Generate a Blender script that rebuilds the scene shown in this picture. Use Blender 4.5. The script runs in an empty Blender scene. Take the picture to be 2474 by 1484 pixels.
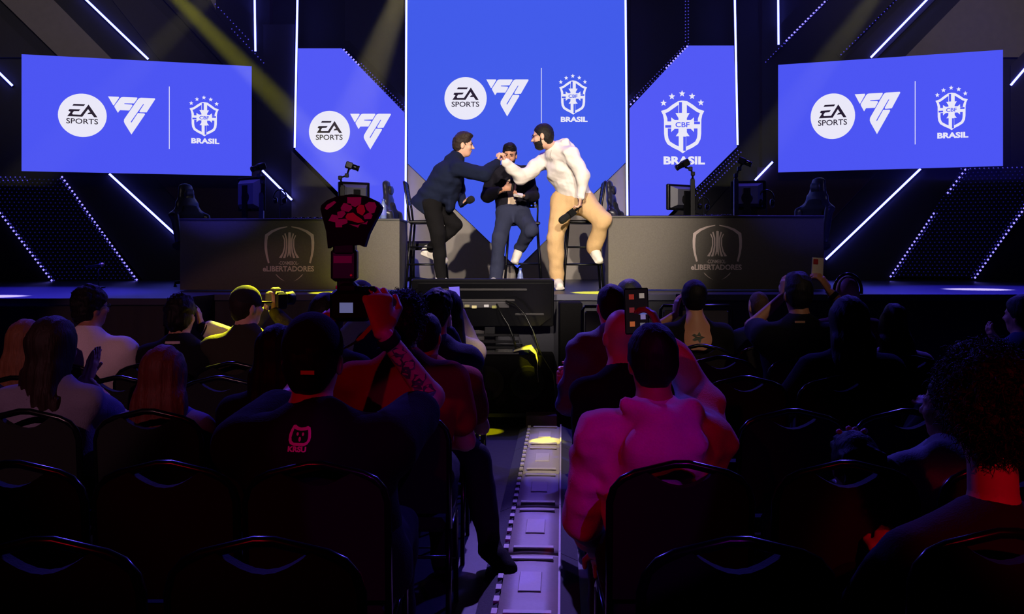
import bpy, math, random
import numpy as np
from mathutils import Vector, Matrix
from mathutils.geometry import tessellate_polygon

# ------------------------------------------------------------------ camera
# The photograph is taken as 2474x1484.  Level camera, eye height EYE, looking along +Y.
W, HH = 2474, 1484
F, CX, CY, EYE = 2300.0, 1247.0, 610.0, 1.5
ZS = EYE - 0.385            # stage floor height
scene = bpy.context.scene
COL = scene.collection
cam = bpy.data.cameras.new('camera')
cam.sensor_width = 36.0
cam.lens = F / W * 36.0
cam.shift_x = (W / 2 - CX) / W
cam.shift_y = (CY - HH / 2) / W
cam.clip_start = 0.05
cam.clip_end = 200
cam_o = bpy.data.objects.new('camera', cam)
COL.objects.link(cam_o)
cam_o.location = (0, 0, EYE)
cam_o.rotation_euler = (math.pi / 2, 0, 0)
scene.camera = cam_o
cam.dof.use_dof = False

# ------------------------------------------------------------------ world, exposure, lamps of the hall
world = bpy.data.worlds.new('world')
scene.world = world
world.use_nodes = True
world.node_tree.nodes['Background'].inputs[0].default_value = (0.25, 0.15, 0.6, 1)
world.node_tree.nodes['Background'].inputs[1].default_value = 0.006
vs = scene.view_settings
vs.view_transform = 'Standard'
vs.look = 'None'
vs.exposure = 0.0
vs.gamma = 1.0
vs.use_curve_mapping = False
try:
    scene.cycles.use_denoising = True
    scene.cycles.sample_clamp_indirect = 3.0
    scene.cycles.max_bounces = 6
    scene.cycles.volume_bounces = 0
    scene.cycles.caustics_reflective = False
    scene.cycles.caustics_refractive = False
except Exception:
    pass


def spot(name, loc, target, power, color, angle, blend=0.3, radius=0.05):
    l = bpy.data.lights.new(name, 'SPOT')
    l.energy = power
    l.color = color
    l.spot_size = math.radians(angle)
    l.spot_blend = blend
    l.shadow_soft_size = radius
    o = bpy.data.objects.new(name, l)
    COL.objects.link(o)
    o.location = loc
    d = Vector(target) - Vector(loc)
    o.rotation_euler = d.to_track_quat('-Z', 'Y').to_euler()
    return o


WARM = (1.0, 0.86, 0.72)
# front-of-house key lights on the three speakers
spot('key_lamp_a', (-1.0, -1.2, 4.8), (0.0, 9.8, 2.05), 4900, WARM, 22, 0.75, 0.05)
spot('key_lamp_b', (1.6, -1.0, 4.9), (0.1, 9.8, 2.0), 3300, WARM, 21, 0.75, 0.05)
# weak warm wash on the set
spot('set_wash_left', (-1.5, 2.0, 7.8), (-6.2, 12.6, 5.0), 1000, (1.0, 0.86, 0.82), 24, 0.9, 0.3)
spot('set_wash_right', (1.5, 2.0, 7.8), (6.2, 12.6, 5.0), 1000, (1.0, 0.86, 0.82), 24, 0.9, 0.3)
spot('set_wash_low', (0.0, 0.5, 7.4), (0, 13.0, 3.6), 260, (1.0, 0.85, 0.80), 60, 0.9, 0.3)
# blue back lights over the stage
spot('blue_back_a', (-4.2, 12.0, 7.2), (-1.5, 5.0, 1.0), 1500, (0.09, 0.06, 1.0), 70, 0.6, 0.15)
spot('blue_back_b', (4.2, 12.0, 7.2), (1.8, 5.0, 1.0), 1500, (0.09, 0.06, 1.0), 70, 0.6, 0.15)
spot('violet_top', (0.2, 12.0, 7.0), (0.2, 9.4, 1.6), 420, (0.28, 0.1, 1.0), 55, 0.6, 0.1)
# two pools of violet light on the stage wings
spot('pool_left', (-4.62, 8.3, 6.6), (-4.62, 8.3, ZS), 60000, (0.72, 0.6, 1.0), 7.5, 0.5, 0.03)
spot('pool_right', (4.8, 9.9, 6.6), (4.8, 9.9, ZS), 60000, (0.72, 0.6, 1.0), 7.5, 0.5, 0.03)
# yellow moving head over the stage; narrow spots added elsewhere for single yellow patches
YEL = (1.0, 0.95, 0.0)
YL = (-2.3, 12.4, 7.0)
spot('yellow_cap', YL, (-1.52, 5.62, 1.14), 70000, YEL, 3.4, 0.15, 0.03)
spot('yellow_floor_a', (-3.2, 4.6, 7.0), (-0.27, 7.95, 0.0), 42000, YEL, 2.0, 0.1, 0.02)
spot('yellow_floor_b', (-3.2, 4.6, 7.0), (0.24, 7.35, 0.04), 9000, YEL, 1.7, 0.1, 0.02)
spot('yellow_cloth', (1.2, 3.0, 7.0), (0.14, 8.25, 0.645), 9000, YEL, 1.2, 0.1, 0.02)
spot('yellow_lip_a', (-1.9, 5.0, 7.0), (-1.70, 9.08, ZS), 150000, YEL, 4.4, 0.2, 0.02)
spot('yellow_lip_b', (0.9, 5.0, 7.0), (0.80, 9.08, ZS), 150000, YEL, 4.4, 0.2, 0.02)
spot('blue_front_left', (-4.6, 2.0, 6.4), (-2.9, 10.1, 2.05), 2600, (0.06, 0.05, 1.0), 9, 0.6, 0.05)
spot('blue_front_right', (4.6, 2.0, 6.4), (2.9, 10.3, 2.05), 900, (0.06, 0.05, 1.0), 11, 0.6, 0.05)
# violet light on the aisle, blue wash on the stage wings
spot('aisle_violet', (0.3, 11.6, 7.6), (0.1, 4.4, 0.0), 4200, (0.30, 0.19, 1.0), 11, 0.8, 0.05)
spot('aisle_warm', (0.9, 1.0, 7.6), (0.24, 7.0, 0.0), 2600, (1.0, 0.85, 0.7), 10, 0.9, 0.05)
spot('wing_blue_left', (-5.2, 9.3, 7.4), (-5.2, 8.9, ZS), 15000, (0.05, 0.03, 1.0), 36, 0.6, 0.1)
spot('wing_blue_right', (5.2, 9.8, 7.4), (5.0, 9.4, ZS), 15000, (0.05, 0.03, 1.0), 36, 0.6, 0.1)
# yellow beams hanging in the haze above the stage
spot('beam_a', (-5.9, 11.6, 6.4), (-1.3, 11.3, 1.75), 42000, YEL, 4.2, 0.8, 0.03)
spot('beam_b', (-1.0, 11.6, 5.7), (-2.05, 11.5, 2.9), 7000, (1.0, 0.85, 0.35), 13, 0.7, 0.03)
spot('beam_c', (-2.4, 11.6, 6.0), (-4.9, 11.5, 3.4), 4500, (1.0, 0.9, 0.2), 7, 0.7, 0.03)
spot('beam_d', (5.3, 11.6, 5.9), (3.6, 11.5, 3.6), 4500, (1.0, 0.9, 0.3), 8, 0.7, 0.03)
spot('front_rows_warm', (2.6, -1.0, 6.6), (1.35, 6.3, 1.15), 520, (1.0, 0.72, 0.5), 9, 0.9, 0.1)  # warm spot added behind the audience to light the front rows
# red and magenta lamps behind the audience, then two small magenta spots added
spot('red_rear_a', (-2.8, -3.0, 4.6), (-0.30, 3.4, 1.0), 200, (1.0, 0.0, 0.03), 18, 0.6, 0.06)
spot('red_rear_b', (1.5, -2.5, 4.2), (1.17, 2.25, 0.93), 330, (1.0, 0.0, 0.04), 5.6, 0.4, 0.06)
spot('magenta_rear_a', (1.6, -3.2, 4.4), (-0.06, 2.95, 0.8), 210, (0.42, 0.0, 0.85), 9.4, 0.04, 0.02)
spot('magenta_rear_b', (-2.9, -3.2, 4.6), (-2.3, 5.4, 1.0), 420, (1.0, 0.42, 0.55), 20, 0.2, 0.04)
spot('red_rear_c', (1.8, -2.8, 4.4), (0.55, 3.0, 0.9), 62, (1.0, 0.0, 0.03), 9, 0.3, 0.04)
spot('magenta_flash_fill', (-1.2, -2.2, 3.4), (-0.54, 3.13, 1.60), 130, (0.75, 0.0, 0.5), 4.2, 0.15, 0.03)  # added spot, narrowed to light the flash diffuser alone
spot('magenta_emblem_fill', (-1.2, -2.2, 3.4), (-0.64, 2.82, 0.95), 130, (0.75, 0.0, 0.5), 2.2, 0.3, 0.03)  # added spot, narrowed to light the shirt emblem alone


# ------------------------------------------------------------------ helpers: colour, materials
def lin(c):
    return tuple(((v / 255) / 12.92 if v / 255 <= 0.04045 else ((v / 255 + 0.055) / 1.055) ** 2.4) for v in c)


MATS = {}


def mat(name, rgb, rough=0.7, metal=0.0, bump=0.0, scale=60.0, var=0.0, spec=0.5, sheen=0.0, emit=None, estr=0.0):
    if name in MATS:
        return MATS[name]
    m = bpy.data.materials.new(name)
    m.use_nodes = True
    nt = m.node_tree
    b = nt.nodes['Principled BSDF']
    c = lin(rgb)
    b.inputs['Base Color'].default_value = (*c, 1)
    b.inputs['Roughness'].default_value = rough
    b.inputs['Metallic'].default_value = metal
    b.inputs['Specular IOR Level'].default_value = spec
    if sheen:
        b.inputs['Sheen Weight'].default_value = sheen
    if emit is not None:
        b.inputs['Emission Color'].default_value = (*emit, 1)
        b.inputs['Emission Strength'].default_value = estr
    if bump or var:
        tc = nt.nodes.new('ShaderNodeTexCoord')
        nz = nt.nodes.new('ShaderNodeTexNoise')
        nz.inputs['Scale'].default_value = scale
        nz.inputs['Detail'].default_value = 3
        nt.links.new(tc.outputs['Object'], nz.inputs['Vector'])
        if bump:
            bp = nt.nodes.new('ShaderNodeBump')
            bp.inputs['Strength'].default_value = bump
            bp.inputs['Distance'].default_value = 0.01
            nt.links.new(nz.outputs['Fac'], bp.inputs['Height'])
            nt.links.new(bp.outputs['Normal'], b.inputs['Normal'])
        if var:
            mx = nt.nodes.new('ShaderNodeMix')
            mx.data_type = 'RGBA'
            mx.inputs[6].default_value = (*[v * (1 - var) for v in c], 1)
            mx.inputs[7].default_value = (*[min(1, v * (1 + var)) for v in c], 1)
            nt.links.new(nz.outputs['Fac'], mx.inputs[0])
            nt.links.new(mx.outputs[2], b.inputs['Base Color'])
    MATS[name] = m
    return m


def emat(name, color, strength=1.0, sample=True):
    if name in MATS:
        return MATS[name]
    m = bpy.data.materials.new(name)
    m.use_nodes = True
    nt = m.node_tree
    nt.nodes.clear()
    e = nt.nodes.new('ShaderNodeEmission')
    e.inputs[0].default_value = (*color, 1)
    e.inputs[1].default_value = strength
    o = nt.nodes.new('ShaderNodeOutputMaterial')
    nt.links.new(e.outputs[0], o.inputs[0])
    if not sample:
        m.cycles.emission_sampling = 'NONE'
    MATS[name] = m
    return m


# ------------------------------------------------------------------ helpers: geometry
def V3(*a):
    return np.array(a, dtype=float)


def P(px, py, d):
    """photo pixel at distance d (metres along the view axis) -> point"""
    return V3((px - CX) / F * d, d, EYE - (py - CY) / F * d)


def unit(v):
    v = np.asarray(v, float)
    n = np.linalg.norm(v)
    return v / n if n > 1e-9 else v


class MB:
    def __init__(s):
        s.v = []
        s.f = []
        s.m = []
        s.cur = 0

    def add(s, vs, fs):
        o = len(s.v)
        s.v += [tuple(float(c) for c in p) for p in vs]
        for f in fs:
            s.f.append(tuple(i + o for i in f))
            s.m.append(s.cur)
        return s

    def box(s, c, h, R=None, taper=1.0):
        vs = []
        R = np.eye(3) if R is None else np.asarray(R)
        for z in (-1, 1):
            t = 1.0 if z < 0 else taper
            for x, y in ((-1, -1), (1, -1), (1, 1), (-1, 1)):
                p = V3(x * h[0] * t, y * h[1] * t, z * h[2])
                vs.append(np.asarray(c) + p[0] * R[0] + p[1] * R[1] + p[2] * R[2])
        return s.add(vs, [(3, 2, 1, 0), (4, 5, 6, 7), (0, 1, 5, 4), (1, 2, 6, 5), (2, 3, 7, 6), (3, 0, 4, 7)])

    def bbox(s, c, h, r=0.01, R=None):
        """box with bevelled edges"""
        R = np.eye(3) if R is None else np.asarray(R)
        vs = []
        r = min(r, *[x * 0.99 for x in h])
        loops = []
        for z, ins in ((-h[2], r), (-h[2] + r, 0), (h[2] - r, 0), (h[2], r)):
            lp = []
            hx, hy = h[0] - ins, h[1] - ins
            rr = r * 0.7
            for x, y in ((-hx + rr, -hy), (hx - rr, -hy), (hx, -hy + rr), (hx, hy - rr), (hx - rr, hy), (-hx + rr, hy), (-hx, hy - rr), (-hx, -hy + rr)):
                lp.append(len(vs))
                vs.append(np.asarray(c) + x * R[0] + y * R[1] + z * R[2])
            loops.append(lp)
        fs = [tuple(reversed(loops[0])), tuple(loops[-1])]
        for a, b in zip(loops, loops[1:]):
            for i in range(8):
                fs.append((a[i], a[(i + 1) % 8], b[(i + 1) % 8], b[i]))
        return s.add(vs, fs)

    def tube(s, pts, r, n=8, closed=False, flat=None):
        pts = [np.asarray(p, float) for p in pts]
        N = len(pts)
        rs = r if isinstance(r, (list, tuple)) else [r] * N
        vs = []
        ref = None
        for i in range(N):
            if closed:
                t = unit(pts[(i + 1) % N] - pts[i - 1])
            else:
                t = unit(pts[min(i + 1, N - 1)] - pts[max(i - 1, 0)])
            if ref is None:
                ref = V3(0, 0, 1) if abs(t[2]) < 0.9 else V3(1, 0, 0)
            u = unit(ref - t * np.dot(ref, t))
            w = np.cross(t, u)
            ref = u
            for k in range(n):
                a = 2 * math.pi * k / n
                vs.append(pts[i] + rs[i] * (math.cos(a) * u + math.sin(a) * w))
        fs = []
        M = N if closed else N - 1
        for i in range(M):
            j = (i + 1) % N
            for k in range(n):
                fs.append((i * n + k, i * n + (k + 1) % n, j * n + (k + 1) % n, j * n + k))
        if not closed:
            fs.append(tuple(reversed(range(n))))
            fs.append(tuple((N - 1) * n + k for k in range(n)))
        return s.add(vs, fs)

    def lathe(s, c, prof, axis=(0, 0, 1), n=20):
        axis = unit(axis)
        ref = V3(1, 0, 0) if abs(axis[0]) < 0.9 else V3(0, 1, 0)
        u = unit(ref - axis * np.dot(ref, axis))
        w = np.cross(axis, u)
        vs = []
        for r, z in prof:
            for k in range(n):
                a = 2 * math.pi * k / n
                vs.append(np.asarray(c) + axis * z + r * (math.cos(a) * u + math.sin(a) * w))
        fs = []
        for i in range(len(prof) - 1):
            for k in range(n):
                fs.append((i * n + k, i * n + (k + 1) % n, (i + 1) * n + (k + 1) % n, (i + 1) * n + k))
        fs.append(tuple(reversed(range(n))))
        fs.append(tuple((len(prof) - 1) * n + k for k in range(n)))
        return s.add(vs, fs)

    def prism(s, loop, depth):
        """loop of 3-D points extruded by vector depth"""
        loop = [np.asarray(p, float) for p in loop]
        depth = np.asarray(depth, float)
        n = len(loop)
        vs = loop + [p + depth for p in loop]
        tris = tessellate_polygon([[Vector(p) for p in loop]])
        fs = [tuple(t) for t in tris] + [tuple(i + n for i in reversed(t)) for t in tris]
        for i in range(n):
            j = (i + 1) % n
            fs.append((i, j, j + n, i + n))
        return s.add(vs, fs)

    def poly(s, loops):
        """flat polygon with holes"""
        flat = [p for lp in loops for p in lp]
        tris = tessellate_polygon([[Vector(p) for p in lp] for lp in loops])
        return s.add(flat, [tuple(t) for t in tris])

    def mesh(s, name, origin=(0, 0, 0), smooth=False, fix=True):
        me = bpy.data.meshes.new(name)
        o = np.asarray(origin, float)
        me.from_pydata([tuple(np.asarray(p) - o) for p in s.v], [], s.f)
        if fix:
            import bmesh
            bm = bmesh.new()
            bm.from_mesh(me)
            bmesh.ops.recalc_face_normals(bm, faces=bm.faces[:])
            bm.to_mesh(me)
            bm.free()
        if any(s.m):
            me.polygons.foreach_set('material_index', s.m)
        if smooth:
            me.polygons.foreach_set('use_smooth', [True] * len(me.polygons))
        me.update()
        return me


def link(name, data, m=None, parent=None, loc=(0, 0, 0)):
    o = bpy.data.objects.new(name, data)
    COL.objects.link(o)
    o.location = tuple(float(c) for c in loc)
    if m is not None and data is not None:
        for x in (m if isinstance(m, (list, tuple)) else [m]):
            data.materials.append(x)
    if parent is not None:
        o.parent = parent
    return o


def put(name, mb, m, parent=None, origin=None, smooth=False, fix=True):
    """mesh in world coordinates; its origin is that of the parent thing (or `origin`)"""
    if parent is not None:
        org = np.array(ROOT_LOC[parent.name])
        o = link(name, mb.mesh(name, org, smooth, fix), m, parent)
        ROOT_LOC[o.name] = org
    else:
        vv = np.array(mb.v)
        org = np.asarray(origin, float) if origin is not None else V3(*(vv.min(0) + vv.max(0))[:2] / 2, vv[:, 2].min())
        o = link(name, mb.mesh(name, org, smooth, fix), m, None, org)
        ROOT_LOC[o.name] = org
    return o


ROOT_LOC = {}


def thing(name, label, cat, loc=(0, 0, 0), group=None):
    o = link(name, None, None, None, loc)
    o.empty_display_size = 0.1
    ROOT_LOC[o.name] = np.asarray(loc, float)
    return tag(o, label, cat, group)


def tag(o, label=None, cat=None, group=None, kind=None):
    if label:
        o['label'] = label
    if cat:
        o['category'] = cat
    if group:
        o['group'] = group
    if kind:
        o['kind'] = kind
    return o


def copy_tree(o, parent=None):
    c = o.copy()
    COL.objects.link(c)
    if parent is not None:
        c.parent = parent
    ROOT_LOC[c.name] = ROOT_LOC.get(o.name, V3(0, 0, 0))
    for ch in list(o.children):
        copy_tree(ch, c)
    return c


class Plane:
    """plane with a frame; pix() meets it with the viewing ray of a pixel, uv() gives in-plane coordinates"""

    def __init__(s, o, u, n):
        s.o, s.u, s.n = np.asarray(o, float), unit(u), unit(n)
        s.v = V3(0, 0, 1)

    def pix(s, px, py, off=0.0):
        d = V3((px - CX) / F, 1, -(py - CY) / F)
        c = V3(0, 0, EYE)
        o = s.o + s.n * off
        return c + d * (np.dot(s.n, o - c) / np.dot(s.n, d))

    def uv(s, px, py):
        p = s.pix(px, py) - s.o
        return np.dot(p, s.u), np.dot(p, s.v)

    def at(s, u, v, off=0.0):
        return s.o + s.u * u + s.v * v + s.n * off


TEXTS = {}


def text_mesh(txt, bold=0.0):
    key = (txt, bold)
    if key not in TEXTS:
        cu = bpy.data.curves.new('text', 'FONT')
        cu.body = txt
        cu.offset = bold
        cu.resolution_u = 3
        o = bpy.data.objects.new('text', cu)
        COL.objects.link(o)
        dg = bpy.context.evaluated_depsgraph_get()
        me = bpy.data.meshes.new_from_object(o.evaluated_get(dg))
        v = np.array([x.co[:2] for x in me.vertices])
        lo, hi = v.min(0), v.max(0)
        TEXTS[key] = ((v - lo) / (hi - lo), [tuple(p.vertices) for p in me.polygons])
        bpy.data.objects.remove(o)
        bpy.data.curves.remove(cu)
        bpy.data.meshes.remove(me)
    return TEXTS[key]


class Rect:
    """maps drawing coordinates (box bb, y down) onto the rectangle px (x0,y0,x1,y1 in the photo) of a plane"""

    def __init__(s, plane, px, bb, off=0.004):
        s.pl, s.bb, s.off = plane, bb, off
        s.u0, s.v0 = plane.uv(px[0], px[1])
        s.u1, s.v1 = plane.uv(px[2], px[3])

    def __call__(s, x, y, extra=0.0):
        a = (x - s.bb[0]) / (s.bb[2] - s.bb[0])
        b = (y - s.bb[1]) / (s.bb[3] - s.bb[1])
        return s.pl.at(s.u0 + (s.u1 - s.u0) * a, s.v0 + (s.v1 - s.v0) * b, s.off + extra)

    def loop(s, pts, extra=0.0):
        return [s(x, y, extra) for x, y in pts]

    def text(s, mb, txt, x0, y0, x1, y1, bold=0.0, extra=0.0):
        v, f = text_mesh(txt, bold)
        mb.add([s(x0 + (x1 - x0) * a, y1 + (y0 - y1) * b, extra) for a, b in v], f)


# ------------------------------------------------------------------ the setting
M_FLOOR = mat('hall_floor', (26, 24, 30), 0.55, 0, 0.15, 25, 0.25)
M_STAGE = mat('stage_top', (34, 34, 44), 0.32, 0, 0.05, 40, 0.2)
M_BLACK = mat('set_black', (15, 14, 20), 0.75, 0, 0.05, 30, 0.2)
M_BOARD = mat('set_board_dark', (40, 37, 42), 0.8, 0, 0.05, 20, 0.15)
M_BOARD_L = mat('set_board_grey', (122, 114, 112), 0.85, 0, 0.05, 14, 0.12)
M_GREY = mat('set_board_pale', (150, 143, 136), 0.85, 0, 0.05, 14, 0.08)
M_MAROON = mat('set_board_plum', (52, 30, 46), 0.8, 0, 0.05, 20, 0.15)
M_SKIRT = mat('stage_skirt_cloth', (58, 55, 58), 0.9, 0, 0.1, 80, 0.1)
M_TRIM = mat('stage_trim_metal', (62, 62, 84), 0.45, 0.2)


def struct(name, mb, m, label, origin=None):
    o = put(name, mb, m, None, origin)
    return tag(o, label, None, None, 'structure')


struct('floor', MB().box((0, 5, -0.05), (11, 11, 0.05)), M_FLOOR, 'dark hall floor under the rows of chairs')
stage_poly = [(-9, 7.95), (-2.85, 7.95), (-2.75, 8.7), (9, 8.7), (9, 14.2), (-9, 14.2)]
stage = struct('stage_platform', MB().prism([(x, y, 0) for x, y in stage_poly], (0, 0, ZS)), M_STAGE,
               'raised dark stage platform with glossy top across the hall')
# aluminium lip along the front edge
lip = MB()
for (xa, ya), (xb, yb) in (((-9, 7.95), (-2.85, 7.95)), ((-2.75, 8.7), (9, 8.7))):
    lip.box(((xa + xb) / 2, ya - 0.012, ZS - 0.025), (abs(xb - xa) / 2, 0.012, 0.027))
struct('trim_1', lip, M_TRIM, 'metal lip along the front edge of the stage')


def skirt(xa, xb, y, amp, period):
    mb = MB()
    n = int((xb - xa) / period * 8)
    top, bot = [], []
    for i in range(n + 1):
        x = xa + (xb - xa) * i / n
        yy = y + amp * math.sin(2 * math.pi * (x - xa) / period) + 0.3 * amp * math.sin(5.1 * x)
        top.append((x, y - 0.02 + 0.3 * (yy - y), ZS - 0.06))
        bot.append((x, yy - 0.03, 0.01))
    vs = top + bot
    N = n + 1
    mb.add(vs, [(i, i + 1, i + 1 + N, i + N) for i in range(n)])
    return mb


tag(put('stage_skirt', skirt(-2.72, -0.2, 8.62, 0.03, 0.22), M_SKIRT, None, None, True),
    'pleated dark cloth skirt hanging below the stage edge beside the dark monitor', 'curtain')
tag(put('stage_skirt', skirt(-8.5, -2.9, 7.87, 0.03, 0.25), M_SKIRT, None, None, True),
    'pleated dark cloth skirt hanging below the left wing of the stage', 'curtain')

# backdrop: a straight middle and two angled wings, parallel to the side screens
WY = 13.7
struct('ceiling', MB().box((0, 5, 8.6), (11, 11, 0.1)), M_BLACK, 'black ceiling high over the hall')
struct('wall_rear', MB().box((0, -5.9, 4.3), (11, 0.1, 4.3)), M_BLACK, 'dark wall behind the audience')
struct('wall_side_left', MB().box((-10.9, 5, 4.3), (0.1, 11, 4.3)), M_BLACK, 'dark side wall of the hall, far left')
struct('wall_side_right', MB().box((10.9, 5, 4.3), (0.1, 11, 4.3)), M_BLACK, 'dark side wall of the hall, far right')
wall_back = struct('wall_back', MB().box((0, WY + 0.1, (ZS + 8.5) / 2), (3.5, 0.1, (8.5 - ZS) / 2)), M_BLACK,
                   'black backdrop wall behind the middle of the stage')
L_OUT, L_IN = V3(-6.354, 12.23, 0), V3(-3.617, 13.02, 0)
R_OUT, R_IN = V3(6.28, 12.28, 0), V3(3.652, 13.27, 0)
ul, ur = unit(L_IN - L_OUT), unit(R_OUT - R_IN)
nl, nr = unit(V3(ul[1], -ul[0], 0)), unit(V3(ur[1], -ur[0], 0))
SCR_L, SCR_R = Plane(L_OUT, ul, nl), Plane(R_IN, ur, nr)
WING_L = Plane(L_OUT - nl * 0.45, ul, nl)
WING_R = Plane(R_IN - nr * 0.32, ur, nr)
MID = Plane((0, WY, 0), (1, 0, 0), (0, -1, 0))


def wing(name, pl, u0, u1, label):
    a, b = pl.at(u0, ZS), pl.at(u1, ZS)
    return struct(name, MB().prism([a, b, b + V3(0, 0, 8.5 - ZS), a + V3(0, 0, 8.5 - ZS)], -pl.n * 0.1), M_BLACK, label)


wall_left = wing('wall_left', WING_L, -4.0, 3.1, 'black angled backdrop wall behind the left screen')
wall_right = wing('wall_right', WING_R, -0.25, 7.0, 'black angled backdrop wall behind the right screen')


def board(wall, pl, pts, m, thick=0.05):
    lp = [pl.pix(x, y) for x, y in pts]
    for p in lp:
        p[2] = max(p[2], ZS + 0.002)
    return put('panel', MB().prism(lp, pl.n * thick), m, wall)


board(wall_left, WING_L, [(-60, -70), (60, -70), (272, 145), (150, 145), (-60, -60)], M_BOARD_L)
board(wall_left, WING_L, [(-60, -20), (105, 140), (-60, 140)], M_BOARD)
board(wall_left, WING_L, [(215, -70), (290, -70), (560, 200), (430, 200)], M_BOARD, 0.03)
board(wall_left, WING_L, [(330, -70), (500, -70), (700, 130), (690, 320)], M_BLACK, 0.06)
board(wall_left, WING_L, [(355, 405), (700, 405), (700, 700), (560, 700), (440, 540), (440, 500)], M_MAROON)
board(wall_left, WING_L, [(150, 425), (262, 425), (440, 590), (440, 700), (345, 700)], M_BOARD, 0.04)
board(wall_right, WING_R, [(2390, -70), (2560, -70), (2560, 140), (2185, 140)], M_BOARD_L)
board(wall_right, WING_R, [(2260, -70), (2330, -70), (2110, 150), (2040, 150)], M_BOARD, 0.03)
board(wall_right, WING_R, [(2560, 40), (2560, 420), (2440, 420), (2440, 160)], M_BOARD, 0.06)
board(wall_right, WING_R, [(1830, 405), (2130, 405), (1993, 550), (1993, 700), (1830, 700)], M_MAROON)
board(wall_right, WING_R, [(2240, 405), (2325, 405), (2150, 680), (1993, 700), (1993, 640)], M_BOARD, 0.04)
# middle: grey boards beside and below the screens
GY = Plane((0, 13.47, 0), (1, 0, 0), (0, -1, 0))
board(wall_back, GY, [(985, 380), (1240, 640), (1250, 690), (985, 690)], M_GREY, 0.04)
board(wall_back, GY, [(1511, 378), (1258, 640), (1250, 690), (1511, 690)], M_GREY, 0.04)
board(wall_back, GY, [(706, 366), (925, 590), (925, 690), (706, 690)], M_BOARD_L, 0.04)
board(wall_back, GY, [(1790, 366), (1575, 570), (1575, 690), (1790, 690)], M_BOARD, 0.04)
board(wall_back, GY, [(622, 60), (712, 60), (706, 690), (622, 690)], M_BOARD, 0.03)
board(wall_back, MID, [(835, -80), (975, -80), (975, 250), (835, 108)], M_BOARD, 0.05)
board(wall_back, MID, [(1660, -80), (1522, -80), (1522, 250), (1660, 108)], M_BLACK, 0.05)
# pale end of a hanging board at the top left
board(wall_left, WING_L, [(488, -40), (522, -40), (522, 28)], M_GREY, 0.08)

# ------------------------------------------------------------------ LED screens and what they show
BLUE_SIDE = lin((77, 86, 244))
BLUE_MID = lin((83, 90, 246))
BLUE_CEN = lin((66, 92, 234))
E_SIDE = emat('screen_blue_side', BLUE_SIDE)
E_MID = emat('screen_blue_mid', BLUE_MID)
E_CEN = emat('screen_blue_centre', BLUE_CEN)
E_WHITE = emat('screen_white', lin((236, 234, 250)))
E_DARK = emat('screen_black', lin((38, 28, 44)))
M_CASE = mat('screen_case', (18, 18, 24), 0.5)

FC_TRI = [(1250, 268), (1490, 268), (1495, 295), (1385, 480), (1372, 488), (1362, 480)]
FC_F = [(1390, 500), (1395, 530), (1470, 668), (1515, 600), (1725, 600), (1797, 475), (1785, 450), (1615, 442), (1612, 425), (1830, 418),
        (1905, 295), (1900, 268), (1590, 268), (1550, 275), (1520, 300)]
FC_C = [(1985, 268), (2300, 268), (2308, 290), (2115, 630), (1965, 636), (1950, 610), (2055, 430), (2038, 425), (1757, 880), (1765, 902),
        (1778, 892), (1915, 655), (2065, 658), (2078, 685), (1772, 1198), (1620, 930), (1603, 880), (1610, 820), (1905, 330), (1940, 285)]
EA_BAR = [(520, 458), (772, 458), (742, 503), (492, 503)]
EA_BODY = [(430, 592), (668, 588), (632, 635), (525, 640), (488, 695), (500, 722), (672, 722), (845, 460), (1040, 773), (968, 773),
           (915, 700), (815, 704), (850, 660), (885, 655), (835, 575), (710, 770), (380, 770), (455, 660), (405, 635)]


def round_logo(par, pl, px):
    r = Rect(pl, px, (178, 195, 1245, 1275))
    n = 48
    put('round_logo', MB().poly([r.loop([(711.5 + 533.5 * math.cos(2 * math.pi * i / n), 735 + 540 * math.sin(2 * math.pi * i / n)) for i in range(n)])]), E_WHITE, par, fix=False)
    mb = MB()
    mb.poly([r.loop(EA_BAR, 0.003)])
    mb.poly([r.loop(EA_BODY, 0.003)])
    put('logo_letters', mb, E_DARK, par, fix=False)
    mb = MB()
    r.text(mb, 'SPORTS', 358, 815, 1055, 950, 0.012, 0.003)
    put('logo_word', mb, E_DARK, par, fix=False)


def fc_logo(par, pl, px):
    r = Rect(pl, px, (1250, 268, 2308, 1198))
    mb = MB()
    for lp in (FC_TRI, FC_F, FC_C):
        mb.poly([r.loop(lp)])
    put('triangle_logo', mb, E_WHITE, par, fix=False)


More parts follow.
